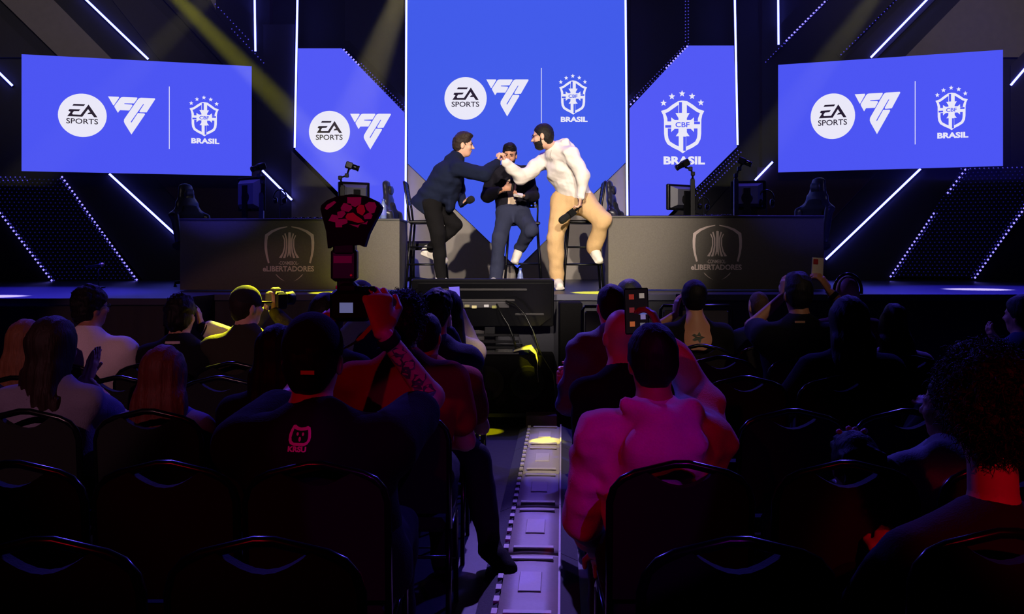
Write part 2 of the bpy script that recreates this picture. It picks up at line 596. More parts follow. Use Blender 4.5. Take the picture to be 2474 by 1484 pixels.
def crest(par, pl, px, blue):
    r = Rect(pl, px, (343, 648, 662, 1183))
    mb = MB()
    half = [(500, 722), (535, 727), (575, 752), (615, 783), (657, 797), (643, 825), (636, 860), (635, 960), (630, 1000), (612, 1034), (572, 1060), (530, 1080), (503, 1100)]
    inner = [(500, 746), (528, 750), (570, 780), (606, 805), (626, 812), (612, 850), (609, 900), (608, 965), (604, 992), (592, 1016), (560, 1036), (522, 1055), (503, 1066)]
    full = half + [(1004 - x, y) for x, y in reversed(half[:-1])][:-1]
    hole = inner + [(1004 - x, y) for x, y in reversed(inner[:-1])][:-1]
    mb.poly([r.loop(full), r.loop(list(reversed(hole)))])
    for lp in ([(472, 735), (532, 735), (532, 812), (552, 812), (532, 848), (532, 862), (560, 862), (583, 843), (583, 872), (620, 872), (620, 922), (583, 922), (583, 948), (560, 925),
                (532, 925), (532, 950), (552, 978), (527, 978), (527, 1080), (503, 1092), (474, 1075), (474, 978), (452, 978), (472, 950), (472, 925), (445, 925), (420, 948), (420, 922),
                (385, 922), (385, 872), (420, 872), (420, 843), (445, 862), (472, 862), (472, 848), (450, 812), (472, 812)],):
        mb.poly([r.loop(lp, 0.001)])
    for cx, cy in ((365, 740), (425, 694), (498, 673), (570, 692), (633, 738)):
        mb.poly([r.loop([(cx + (24 if i % 2 == 0 else 10.5) * math.sin(math.pi * i / 5), cy - (25 if i % 2 == 0 else 11) * math.cos(math.pi * i / 5)) for i in range(10)])])
    put('crest', mb, E_WHITE, par, fix=False)
    for x0, y0, x1, y1 in ((476, 734, 497, 811), (377, 899, 420, 917), (584, 874, 626, 892), (506, 981, 525, 1082)):
        put('crest_slot', MB().poly([r.loop([(x0, y0), (x1, y0), (x1, y1), (x0, y1)], 0.003)]), blue, par, fix=False)
    mb = MB()
    r.text(mb, 'CBF', 450, 877, 551, 914, 0.02, 0.003)
    put('crest_letters', mb, blue, par, fix=False)
    mb = MB()
    r.text(mb, 'BRASIL', 365, 1121, 662, 1181, 0.045)
    put('country_word', mb, E_WHITE, par, fix=False)


def rule(par, pl, x, y0, y1):
    a, b = pl.pix(x, y0, 0.004), pl.pix(x, y1, 0.004)
    b[:2] = a[:2]
    w = pl.u * 0.0045
    put('divider_line', MB().add([a - w, a + w, b + w, b - w], [(0, 1, 2, 3)]), E_WHITE, par, fix=False)


def screen(label, pl, loop, m, thick=0.045):
    lp = [np.asarray(p, float) for p in loop]
    c = sum(lp) / len(lp)
    root = thing('led_screen', label, 'screen', (c[0], c[1], min(p[2] for p in lp)))
    put('display', MB().poly([lp]), m, root, fix=False)
    put('cabinet', MB().prism([p - pl.n * 0.004 for p in lp], -pl.n * thick), M_CASE, root)
    return root


def rectloop(pl, u0, u1, v0, v1):
    return [pl.at(u0, v0), pl.at(u1, v0), pl.at(u1, v1), pl.at(u0, v1)]


s = screen('wide blue LED screen angled on the left with round logo, triangle logo and crest', SCR_L,
           rectloop(SCR_L, 0, np.linalg.norm(L_IN - L_OUT), 2.545, 4.047), E_SIDE)
round_logo(s, SCR_L, (140, 224, 258, 333)); fc_logo(s, SCR_L, (261, 233, 375, 327)); rule(s, SCR_L, 409, 209, 360); crest(s, SCR_L, (457, 229, 530, 349), E_SIDE)
s = screen('wide blue LED screen angled on the right with round logo, triangle logo and crest', SCR_R,
           rectloop(SCR_R, 0, np.linalg.norm(R_IN - R_OUT), 2.615, 4.115), E_SIDE)
round_logo(s, SCR_R, (1958.5, 229, 2066, 334)); fc_logo(s, SCR_R, (2065, 228, 2175, 322)); rule(s, SCR_R, 2211, 196, 349); crest(s, SCR_R, (2259, 208.5, 2339.5, 333), E_SIDE)
CEN = Plane((0, 13.38, 0), (1, 0, 0), (0, -1, 0))
MSC = Plane((0, 13.46, 0), (1, 0, 0), (0, -1, 0))
s = screen('tall blue pentagon LED screen behind the three speakers', CEN,
           [CEN.pix(*p) for p in ((985, 395), (985, -150), (1511, -150), (1511, 393), (1250, 648))], E_CEN)
round_logo(s, CEN, (1073.8, 186.4, 1176, 289.5)); fc_logo(s, CEN, (1175, 192, 1277, 281.5)); rule(s, CEN, 1308, 164, 297); crest(s, CEN, (1350, 178.4, 1419.5, 295.5), E_CEN)
s = screen('slanted blue LED screen left of the middle with round and triangle logos only', MSC,
           [MSC.pix(*p) for p in ((717, 117), (826, 117), (977, 272), (977, 600), (942, 590), (713, 361))], E_MID)
round_logo(s, MSC, (746.5, 268, 845.7, 368.5)); fc_logo(s, MSC, (846, 275, 944.5, 361.5))
s = screen('slanted blue LED screen right of the middle with a large crest only', MSC,
           [MSC.pix(*p) for p in ((1773, 110), (1663, 110), (1521, 262), (1521, 600), (1550, 585), (1781, 355))], E_MID)
crest(s, MSC, (1595.6, 218, 1703, 398.6), E_MID)

# ------------------------------------------------------------------ LED tubes on the set
E_TUBE = emat('tube_glow', (1.0, 1.1, 10.0), 1.0)
M_TUBE = mat('tube_rail', (20, 20, 30), 0.4, 0.6)


def led_tube(label, pl, a, b, off=0.07, r=0.0145):
    pa, pb = pl.pix(*a, off), pl.pix(*b, off)
    c = (pa + pb) / 2
    t = thing('led_tube', label, 'light tube', (c[0], c[1], min(pa[2], pb[2])))
    put('glowing_tube', MB().tube([pa, pb], r, 8), E_TUBE, t, smooth=False)
    put('rail', MB().tube([pa - pl.n * 0.035, pb - pl.n * 0.035], r * 0.9, 6), M_TUBE, t)
    return t


led_tube('diagonal blue-white light tube rising above the left screen', WING_L, (190, -18), (358, 143))
led_tube('short diagonal light tube at the left picture edge beside the left screen', WING_L, (-20, 158), (30, 207))
led_tube('long diagonal light tube below the left screen ending at the left desk', WING_L, (264, 420), (435, 577))
led_tube('short diagonal light tube behind the monitor on the left desk', CEN, (634, 412), (705, 483), 0.03)
led_tube('short upright light tube above the inner corner of the left screen', WING_L, (615, -20), (617, 124))
led_tube('upright light tube along the outer edge of the left slanted screen', MSC, (719, -20), (712, 357))
led_tube('tall upright light tube between the left slanted screen and the pentagon screen', CEN, (982, -20), (979, 668), 0.06)
led_tube('tall upright light tube between the pentagon screen and the right slanted screen', CEN, (1511, -20), (1517, 640), 0.06)
led_tube('upright light tube along the outer edge of the right slanted screen', MSC, (1775, -20), (1782, 350))
led_tube('short upright light tube above the inner corner of the right screen', WING_R, (1880, -20), (1881, 108))
led_tube('diagonal blue-white light tube rising above the right screen', WING_R, (2256, -18), (2104, 139))
led_tube('short diagonal light tube at the right picture edge beside the right screen', WING_R, (2500, 138), (2442, 206))
led_tube('long diagonal light tube below the right screen', WING_R, (2224, 408), (1995, 627))
led_tube('short diagonal light tube between the right desk monitors and the right screen', WING_R, (1867, 391), (1824, 436))

# ------------------------------------------------------------------ perforated panels lit from behind
E_DOT = emat('dot_bright', (0.5, 0.42, 3.0), 1.0, False)
E_DOT2 = emat('dot_medium', (0.06, 0.05, 0.55), 1.0, False)
E_DOT3 = emat('dot_dim', (0.004, 0.004, 0.075), 1.0, False)


def dots(pts, n, r):
    mb = MB()
    u = np.cross(V3(0, 0, 1), n)
    for p in pts:
        mb.add([p + u * r, p + V3(0, 0, r), p - u * r, p - V3(0, 0, r), p + n * r * 0.6], [(0, 1, 4), (1, 2, 4), (2, 3, 4), (3, 0, 4)])
    return mb


def line_pts(pl, a, b, step, off):
    pa, pb = pl.pix(*a, off), pl.pix(*b, off)
    n = max(2, int(np.linalg.norm(pb - pa) / step))
    return [pa + (pb - pa) * i / n for i in range(n + 1)]


def perforated(label, pl, poly, bright, medium=(), fill=True, step=0.055, off=0.08):
    lp = [pl.pix(x, y, off - 0.03) for x, y in poly]
    for p in lp:
        p[2] = max(p[2], ZS + 0.003)
    c = sum(lp) / len(lp)
    t = thing('perforated_panel', label, 'panel', (c[0], c[1], min(p[2] for p in lp)))
    put('sheet', MB().prism(lp, pl.n * 0.02), M_BLACK, t)
    pts = []
    for a, b in bright:
        pts += line_pts(pl, a, b, step, off)
    if pts:
        tag(put('edge_lights', dots(pts, pl.n, 0.016), E_DOT, t, fix=False), kind='stuff')
    pts = []
    for a, b in medium:
        pts += line_pts(pl, a, b, step, off)
    if pts:
        tag(put('inner_edge_lights', dots(pts, pl.n, 0.010), E_DOT2, t, fix=False), kind='stuff')
    if fill:
        uv = [(np.dot(p - pl.o, pl.u), p[2]) for p in lp]
        us, zs = [a for a, _ in uv], [b for _, b in uv]
        pts = []
        row = 0
        z = min(zs) + 0.03
        while z < max(zs):
            u = min(us) + (step / 2 if row % 2 else 0)
            while u < max(us):
                ins = False
                j = len(uv) - 1
                for i in range(len(uv)):
                    if (uv[i][1] > z) != (uv[j][1] > z) and u < (uv[j][0] - uv[i][0]) * (z - uv[i][1]) / (uv[j][1] - uv[i][1]) + uv[i][0]:
                        ins = not ins
                    j = i
                if ins:
                    pts.append(pl.at(u, z, off))
                u += step
            z += step * 0.8
            row += 1
        tag(put('perforation_lights', dots(pts, pl.n, 0.011), E_DOT3, t, fix=False), kind='stuff')
    return t


perforated('slanted perforated panel with blue dotted edges below the left screen', WING_L,
           [(-60, 428), (150, 428), (336, 684), (131, 686), (-60, 430)], [((0, 515), (131, 686)), ((150, 428), (336, 684))],
           [((6, 515), (137, 686)), ((146, 432), (332, 684)), ((-10, 428), (60, 428)), ((-4, 436), (66, 436))])
perforated('slanted perforated panel with blue dotted edges below the right screen', WING_R,
           [(2322, 407), (2560, 402), (2355, 671), (2152, 669)], [((2332, 410), (2290, 466)), ((2256, 516), (2152, 668)), ((2520, 440), (2356, 671))],
           [((2322, 408), (2480, 404)), ((2340, 410), (2296, 468)), ((2264, 516), (2160, 668)), ((2512, 440), (2348, 671))])
perforated('perforated strip with tiny blue dots above the left screen corner', WING_L,
           [(480, -20), (560, -20), (640, 152), (618, 152)], [], [((560, 70), (637, 152)), ((520, 10), (600, 95))], False)
perforated('perforated strip with bright dotted edge above the right screen corner', WING_R,
           [(2018, -20), (1960, -20), (1848, 100), (1850, 152)], [((1999, -2), (1900, 98))], [((1900, 98), (1850, 150)), ((1990, 10), (1890, 112))], False, 0.05)
perforated('thin perforated strip of dim dots right of the bright dotted strip', WING_R,
           [(2180, -20), (2150, -20), (2020, 130), (2030, 140)], [], [((2165, 0), (2032, 132))], False, 0.05)
perforated('dotted edge along the upper slope of the left slanted screen', MSC,
           [(826, 100), (845, 100), (979, 240), (979, 268)], [((831, 120), (866, 156))], [((866, 156), (976, 268)), ((873, 154), (977, 258))], False, 0.045)
perforated('dotted edge along the upper slope of the right slanted screen', MSC,
           [(1663, 96), (1644, 100), (1519, 232), (1519, 260)], [((1660, 112), (1610, 164)), ((1540, 236), (1524, 252))], [((1610, 164), (1540, 236)), ((1652, 112), (1522, 246))], False, 0.045)
perforated('upright dotted strip above the right slanted screen', MSC,
           [(1670, -20), (1650, -20), (1650, 98), (1670, 108)], [], [((1663, -5), (1663, 106)), ((1656, -5), (1656, 100))], False, 0.045)
perforated('dotted slope under the right slanted screen behind the desk', MSC,
           [(1790, 352), (1786, 420), (1700, 520), (1640, 505)], [], [((1782, 364), (1672, 468)), ((1790, 368), (1680, 472)), ((1790, 380), (1690, 478))], False, 0.045)


# ------------------------------------------------------------------ smooth bodies: blended distance fields meshed with surface nets
def cap(a, b, ra, rb=None, k=0.03):
    return ('cap', np.asarray(a, float), np.asarray(b, float), ra, ra if rb is None else rb, k)


def ell(c, r, R=None, k=0.03, sub=False):
    return ('sub' if sub else 'ell', np.asarray(c, float), np.asarray(r, float), np.eye(3) if R is None else np.asarray(R), None, k)


def scap(a, b, ra, rb, k=0.02):
    return ('scap',) + cap(a, b, ra, rb, k)[1:]


def tor(a, b, s, r0, r1, k=0.05):
    """limb of elliptic section: r0, r1 = (half width along s, half depth) at a and b"""
    return ('tor', np.asarray(a, float), np.asarray(b, float), (unit(s), r0, r1), None, k)


def prim_box(p):
    t = p[0]
    if t in ('cap', 'scap'):
        r = max(p[3], p[4])
        return np.minimum(p[1], p[2]) - r, np.maximum(p[1], p[2]) + r
    if t == 'tor':
        r = max(max(p[3][1]), max(p[3][2]))
        return np.minimum(p[1], p[2]) - r, np.maximum(p[1], p[2]) + r
    r = max(p[2])
    return p[1] - r, p[1] + r


def prim_dist(p, X):
    t = p[0]
    if t in ('cap', 'scap'):
        a, b, ra, rb = p[1:5]
        ba = b - a
        h = np.clip(((X - a) @ ba) / max(ba @ ba, 1e-9), 0, 1)
        return np.linalg.norm(X - a - h[..., None] * ba, axis=-1) - (ra + (rb - ra) * h)
    if t == 'tor':
        a, b = p[1:3]
        s, r0, r1 = p[3]
        ba = b - a
        L = np.linalg.norm(ba)
        ax = ba / max(L, 1e-9)
        s = unit(s - ax * (s @ ax))
        n = np.cross(ax, s)
        h = np.clip(((X - a) @ ba) / max(L * L, 1e-9), 0, 1)
        q = X - a - h[..., None] * ba
        ru = r0[0] + (r1[0] - r0[0]) * h
        rv = r0[1] + (r1[1] - r0[1]) * h
        u, v, w = q @ s, q @ n, q @ ax
        m = np.minimum(ru, rv)
        return (np.sqrt((u / ru) ** 2 + (v / rv) ** 2 + (w / rv) ** 2) - 1) * m
    c, r, R = p[1:4]
    q = (X - c) @ R.T
    k0 = np.linalg.norm(q / r, axis=-1)
    k1 = np.linalg.norm(q / (r * r), axis=-1)
    return k0 * (k0 - 1) / np.maximum(k1, 1e-9)


def wob(X, f, seed):
    rs = np.random.RandomState(seed)
    o = 0
    for i in range(4):
        d = rs.normal(size=3)
        d = d / np.linalg.norm(d) * f * (0.7 + 0.5 * i)
        e = rs.normal(size=3)
        e = e / np.linalg.norm(e) * f * 0.6
        o = o + np.sin(X @ d + rs.rand() * 6.28 + 1.5 * np.sin(X @ e + rs.rand() * 6)) / (1 + 0.5 * i)
    return o / 2.2


def net(prims, vox, cuts=(), disp=None):
    lo = np.min([prim_box(p)[0] for p in prims if p[0] not in ('sub', 'scap')], 0) - 2.5 * vox - 0.02
    hi = np.max([prim_box(p)[1] for p in prims if p[0] not in ('sub', 'scap')], 0) + 2.5 * vox + 0.02
    n = np.ceil((hi - lo) / vox).astype(int) + 1
    ax = [lo[i] + vox * np.arange(n[i]) for i in range(3)]
    D = np.full(n, 0.5, np.float32)
    for p in prims:
        a, b = prim_box(p)
        m = p[5] + 2 * vox + 0.025
        i0 = np.clip(np.floor((a - m - lo) / vox).astype(int), 0, n - 1)
        i1 = np.clip(np.ceil((b + m - lo) / vox).astype(int) + 1, 1, n)
        sl = tuple(slice(i0[i], i1[i]) for i in range(3))
        X = np.stack(np.meshgrid(*[ax[i][sl[i]] for i in range(3)], indexing='ij'), -1)
        d = prim_dist(p, X)
        o = D[sl]
        k = max(p[5], 1e-5)
        if p[0] in ('sub', 'scap'):
            d = -d
            h = np.maximum(k - np.abs(o - d), 0) / k
            D[sl] = np.maximum(o, d) + h * h * k * 0.25
        else:
            h = np.maximum(k - np.abs(o - d), 0) / k
            D[sl] = np.minimum(o, d) - h * h * k * 0.25
    if disp is not None or cuts:
        X = np.stack(np.meshgrid(*ax, indexing='ij'), -1)
        if disp is not None:
            D = D + disp(X)
        for p0, nn in cuts:
            D = np.maximum(D, (X - np.asarray(p0, float)) @ unit(nn))
    return surf(D, lo, vox)


def surf(D, lo, vox):
    S = D < 0
    c = [S[a:S.shape[0] - 1 + a, b:S.shape[1] - 1 + b, e:S.shape[2] - 1 + e] for a in (0, 1) for b in (0, 1) for e in (0, 1)]
    cnt = sum(x.astype(np.int8) for x in c)
    act = (cnt > 0) & (cnt < 8)
    idx = np.full(act.shape, -1, np.int64)
    cells = np.argwhere(act)
    if len(cells) == 0:
        return np.zeros((0, 3)), np.zeros((0, 4), int)
    idx[act] = np.arange(len(cells))
    acc = np.zeros((len(cells), 3))
    num = np.zeros(len(cells))
    offs = [(a, b, e) for a in (0, 1) for b in (0, 1) for e in (0, 1)]
    vals = {o: D[cells[:, 0] + o[0], cells[:, 1] + o[1], cells[:, 2] + o[2]] for o in offs}
    for o in offs:
        for k in range(3):
            if o[k] == 0:
                q = list(o)
                q[k] = 1
                q = tuple(q)
                d0, d1 = vals[o], vals[q]
                x = (d0 < 0) != (d1 < 0)
                t = np.where(x, d0 / np.where(x, d0 - d1, 1), 0)
                pt = np.tile(np.array(o, float), (len(cells), 1))
                pt[:, k] += t
                acc += np.where(x[:, None], pt, 0)
                num += x
    verts = lo + vox * (cells + acc / np.maximum(num, 1)[:, None])
    faces = []
    for k in range(3):
        s0 = [slice(None)] * 3
        s1 = [slice(None)] * 3
        s0[k], s1[k] = slice(0, -1), slice(1, None)
        A, B = S[tuple(s0)], S[tuple(s1)]
        e = np.argwhere(A != B)
        i, j = [(1, 2), (2, 0), (0, 1)][k]
        e = e[(e[:, i] > 0) & (e[:, j] > 0) & (e[:, i] < S.shape[i] - 1) & (e[:, j] < S.shape[j] - 1)]
        ins = A[e[:, 0], e[:, 1], e[:, 2]]
        q = []
        for da, db in ((-1, -1), (0, -1), (0, 0), (-1, 0)):
            g = e.copy()
            g[:, i] += da
            g[:, j] += db
            q.append(idx[g[:, 0], g[:, 1], g[:, 2]])
        q = np.stack(q, 1)
        q[~ins] = q[~ins][:, ::-1]
        faces.append(q)
    return verts, np.concatenate(faces)


def net_mesh(name, pieces, origin):
    vs, fs, o = [], [], 0
    for v, f in pieces:
        vs.append(v)
        fs.append(f + o)
        o += len(v)
    v = np.concatenate(vs) - np.asarray(origin, float)
    f = np.concatenate(fs)
    me = bpy.data.meshes.new(name)
    me.vertices.add(len(v))
    me.vertices.foreach_set('co', v.astype(np.float32).ravel())
    me.loops.add(len(f) * 4)
    me.loops.foreach_set('vertex_index', f.astype(np.int32).ravel())
    me.polygons.add(len(f))
    me.polygons.foreach_set('loop_start', np.arange(0, len(f) * 4, 4, dtype=np.int32))
    me.polygons.foreach_set('loop_total', np.full(len(f), 4, np.int32))
    me.polygons.foreach_set('use_smooth', np.ones(len(f), bool))
    me.update(calc_edges=True)
    me.validate()
    return me


# ------------------------------------------------------------------ people
def rot(yaw, pitch=0.0, roll=0.0):
    """rows = local x (right), y (forward), z (up) of a head; yaw 0 looks along +Y, positive turns left"""
    y, p, r = (math.radians(a) for a in (yaw, pitch, roll))
    m = Matrix.Rotation(y, 3, 'Z') @ Matrix.Rotation(p, 3, 'X') @ Matrix.Rotation(r, 3, 'Y')
    return np.array(m).T


def hand_prims(wr, f, n, side, curl=0.5, spread=0.0, s=1.0, thumb=0.5):
    """wr wrist, f finger direction, n direction the palm faces, side +1/-1: thumb along side * (f x n)"""
    f = unit(f)
    n = unit(n - f * np.dot(n, f))
    w = np.cross(f, n) * side
    pr = [tor(wr, wr + f * 0.085 * s, w, (0.026 * s, 0.017 * s), (0.040 * s, 0.013 * s), 0.01)]
    for i, (o, L) in enumerate(((0.029, 0.070), (0.010, 0.080), (-0.010, 0.074), (-0.028, 0.058))):
        p = wr + (f * 0.082 + w * o) * s
        d = unit(f + w * spread * (o / 0.03))
        a = 0.0
        for j, q in enumerate((0.45, 0.30, 0.25)):
            a += curl * (0.75, 1.0, 0.8)[j]
            dd = d * math.cos(a) + n * math.sin(a)
            e = p + dd * L * q * s
            pr.append(cap(p, e, (0.0098 - 0.0010 * j) * s, (0.0090 - 0.0010 * j) * s, 0.004))
            p = e
    p = wr + (f * 0.028 + w * 0.026) * s
    e = p + unit(w * (1 - 0.45 * thumb) + f * 0.85 + n * 0.5 * thumb) * 0.045 * s
    g = e + unit(w * 0.25 * (1 - thumb) + f + n * 0.8 * thumb) * 0.034 * s
    pr += [cap(p, e, 0.013 * s, 0.0105 * s, 0.01), cap(e, g, 0.0105 * s, 0.0085 * s, 0.004)]
    return pr


def ik(sh, target, pole, l1, l2):
    d = target - sh
    L = np.linalg.norm(d)
    L2 = min(L, (l1 + l2) * 0.995)
    u = unit(d)
    a = (l1 * l1 - l2 * l2 + L2 * L2) / (2 * L2)
    h = math.sqrt(max(l1 * l1 - a * a, 0))
    w = unit(pole - u * np.dot(pole, u))
    return sh + u * a + w * h, sh + u * L2


def head_prims(c, R, s, face=True):
    def T(x, y, z):
        return c + s * (x * R[0] + y * R[1] + z * R[2])

    pr = [ell(T(0, -0.008, 0.03), V3(0.074, 0.094, 0.092) * s, R, 0.03),
          ell(T(0, 0.022, -0.035), V3(0.060, 0.068, 0.075) * s, R, 0.03),
          ell(T(0, 0.045, -0.088), V3(0.034, 0.034, 0.026) * s, R, 0.03)]
    for sg in (-1, 1):
        pr.append(ell(T(sg * 0.076, -0.008, -0.008), V3(0.010, 0.020, 0.032) * s, R, 0.008))
        if face:
            pr.append(ell(T(sg * 0.036, 0.062, -0.022), V3(0.024, 0.022, 0.022) * s, R, 0.02))
            pr.append(ell(T(sg * 0.031, 0.098, 0.010), V3(0.017, 0.014, 0.011) * s, R, 0.010, True))
            pr.append(cap(T(sg * 0.014, 0.086, 0.026), T(sg * 0.046, 0.074, 0.026), 0.009 * s, 0.007 * s, 0.012))
    if face:
        pr += [cap(T(0, 0.086, 0.016), T(0, 0.111, -0.022), 0.008 * s, 0.0115 * s, 0.010),
               ell(T(0.011, 0.097, -0.026), V3(0.009, 0.010, 0.008) * s, R, 0.006), ell(T(-0.011, 0.097, -0.026), V3(0.009, 0.010, 0.008) * s, R, 0.006),
               ell(T(0, 0.084, -0.052), V3(0.022, 0.012, 0.006) * s, R, 0.006), ell(T(0, 0.081, -0.063), V3(0.019, 0.012, 0.007) * s, R, 0.006)]
    return pr, T


SKIN = dict(light=(224, 172, 146), mid=(196, 142, 112), tan=(168, 116, 88), dark=(112, 74, 56))


def cloth(name, rgb, rough=0.9):
    return mat('cloth_' + name, rgb, rough, 0, 0.25, 180, 0.12, 0.2, 0.0)


def hair_mat(name, rgb):
    if 'hair_' + name in MATS:
        return MATS['hair_' + name]
    m = mat('hair_' + name, rgb, 0.62, 0, 0.35, 150, 0.45, 0.22)
    nt = m.node_tree
    nz = [n for n in nt.nodes if n.type == 'TEX_NOISE'][0]
    mp = nt.nodes.new('ShaderNodeMapping')
    mp.inputs['Scale'].default_value = (1, 1, 0.12)
    tc = [n for n in nt.nodes if n.type == 'TEX_COORD'][0]
    nt.links.new(tc.outputs['Object'], mp.inputs['Vector'])
    nt.links.new(mp.outputs['Vector'], nz.inputs['Vector'])
    return m


def curls(v, f, n, seed, L=0.032, r=0.0022):
    """short corkscrew locks standing off a hair shell, as extra geometry of the same mesh"""
    rs = np.random.RandomState(seed)
    nrm = np.cross(v[f[:, 2]] - v[f[:, 0]], v[f[:, 3]] - v[f[:, 1]])
    nl_ = np.linalg.norm(nrm, axis=1)
    ok = np.where(nl_ > 1e-12)[0]
    vs, fs = [], []
    for i in rs.choice(ok, n):
        d = nrm[i] / nl_[i]
        d = unit(d + rs.normal(size=3) * 0.45)
        u = unit(np.cross(d, rs.normal(size=3)))
        w = np.cross(d, u)
        p0 = v[f[i]].mean(0) - d * 0.004
        ll, ph, rad = L * (0.6 + 0.7 * rs.rand()), rs.rand() * 6.28, 0.006 + 0.004 * rs.rand()
        o = len(vs)
        K = 7
        for k in range(K):
            a = k / (K - 1)
            c = p0 + d * ll * a + rad * (a ** 0.5) * (math.cos(ph + a * 7) * u + math.sin(ph + a * 7) * w) - V3(0, 0, 0.012) * a * a
            rr = r * (1.1 - 0.8 * a)
            for q in range(3):
                b = q * 2.094
                vs.append(c + rr * (math.cos(b) * u + math.sin(b) * w))
        for k in range(K - 1):
            for q in range(3):
                fs.append((o + k * 3 + q, o + k * 3 + (q + 1) % 3, o + k * 3 + 3 + (q + 1) % 3, o + k * 3 + 3 + q))
    return np.array(vs), np.array(fs)


def hair_net(kind, c, R, s, T, vox, seed=1, length=0.35, vol=0.0, wavy=0.08):
    """hair as one displaced shell around the skull"""
    if kind == 'short':
        pr = [ell(T(0, -0.012, 0.034), V3(0.081 + vol, 0.100 + vol, 0.099 + vol) * s, R, 0.01), ell(T(0, -0.045, -0.02), V3(0.066, 0.058, 0.075) * s, R, 0.03)]
        cuts = [(T(0, 0.082, 0.078), R[1] * 0.80 - R[2] * 0.60), (T(0, -0.06, -0.085), -R[2])]
        return net(pr, vox, cuts, lambda X: 0.003 * wob(X, 110, seed))
    if kind == 'styled':
        pr = [ell(T(0, -0.014, 0.036), V3(0.079, 0.098, 0.098) * s, R, 0.01), ell(T(0, 0.025, 0.105), V3(0.062, 0.070, 0.035) * s, R, 0.03), ell(T(0, -0.05, -0.01), V3(0.064, 0.055, 0.07) * s, R, 0.03)]
        cuts = [(T(0, 0.085, 0.070), R[1] * 0.84 - R[2] * 0.54), (T(0, -0.06, -0.075), -R[2])]
        return net(pr, vox, cuts, lambda X: 0.005 * wob(X, 100, seed))
    if kind == 'curly':
        pr = [ell(T(0, -0.012, 0.045), V3(0.094 + vol, 0.108 + vol, 0.105 + vol) * s, R, 0.02), ell(T(0, -0.05, -0.02), V3(0.078 + vol, 0.070, 0.085) * s, R, 0.03)]
        cuts = [(T(0, 0.088, 0.070), R[1] * 0.80 - R[2] * 0.60), (T(0, -0.06, -0.10), -R[2])]
        return net(pr, vox, cuts, lambda X: 0.008 * wob(X, 110, seed) + 0.007 * wob(X, 300, seed + 5))
    if kind == 'long':
        md = T(0, -0.075, -0.10)
        e = md + V3(0, -0.085, -(length - 0.08))
        pr = [ell(T(0, -0.014, 0.036), V3(0.086, 0.104, 0.102) * s, R, 0.02),
              tor(T(0, -0.035, 0.02), md, R[0], (0.086 * s, 0.078 * s), (0.096 * s, 0.060 * s), 0.04),
              tor(md, e, R[0], (0.096 * s, 0.058 * s), ((0.115 + vol) * s, 0.036 * s), 0.03)]
        for sg in (-1, 1):
            pr.append(tor(T(sg * 0.062, 0.0, 0.0), T(sg * 0.100, -0.06, 0) - V3(0, 0.06, length * 0.85), R[0], (0.026 * s, 0.06 * s), (0.030 * s, 0.03 * s), 0.03))
        cuts = [(T(0, 0.088, 0.082), R[1] * 0.93 - R[2] * 0.36)]
        wave = vol * wavy
        return net(pr, vox, cuts, lambda X: 0.0022 * np.sin(150 * (X @ R[0]) + 2.5 * np.sin(9 * X[..., 2] + seed)) + 0.0015 * np.sin(320 * (X @ R[0]) + 3 * np.sin(14 * X[..., 2])) + (0.002 + wave) * wob(X, 22, seed))
    if kind == 'braids':
        pr = [ell(T(0, -0.012, 0.036), V3(0.082, 0.100, 0.098) * s, R, 0.01)]
        for i in range(7):
            a = -0.9 + 0.3 * i
            pr.append(cap(T(0.07 * math.sin(a), 0.06, 0.10 * math.cos(a) + 0.02), T(0.085 * math.sin(a), -0.10, 0.06 * math.cos(a)), 0.014 * s, 0.014 * s, 0.004))
            pr.append(cap(T(0.085 * math.sin(a), -0.10, 0.06 * math.cos(a)), T(0.095 * math.sin(a), -0.115, -0.07), 0.013 * s, 0.009 * s, 0.004))
        cuts = [(T(0, 0.085, 0.08), R[1] * 0.84 - R[2] * 0.54)]
        return net(pr, vox, cuts, lambda X: 0.004 * wob(X, 150, seed))
    raise ValueError(kind)


def cap_net(c, R, s, T, vox, back=False):
    g = -1 if back else 1
    pr = [ell(T(0, -0.008, 0.042), V3(0.084, 0.104, 0.096) * s, R, 0.01)]
    crown = net(pr, vox, [(T(0, 0, 0.012), -R[2] * 0.97 - R[1] * 0.12 * g)], lambda X: 0.0015 * wob(X, 60, 4))
    brim = net([tor(T(-0.045, g * 0.115, 0.028), T(0.045, g * 0.115, 0.028), R[1], (0.055 * s, 0.007 * s), (0.055 * s, 0.007 * s), 0.01)], vox * 0.7)
    return [crown, brim]


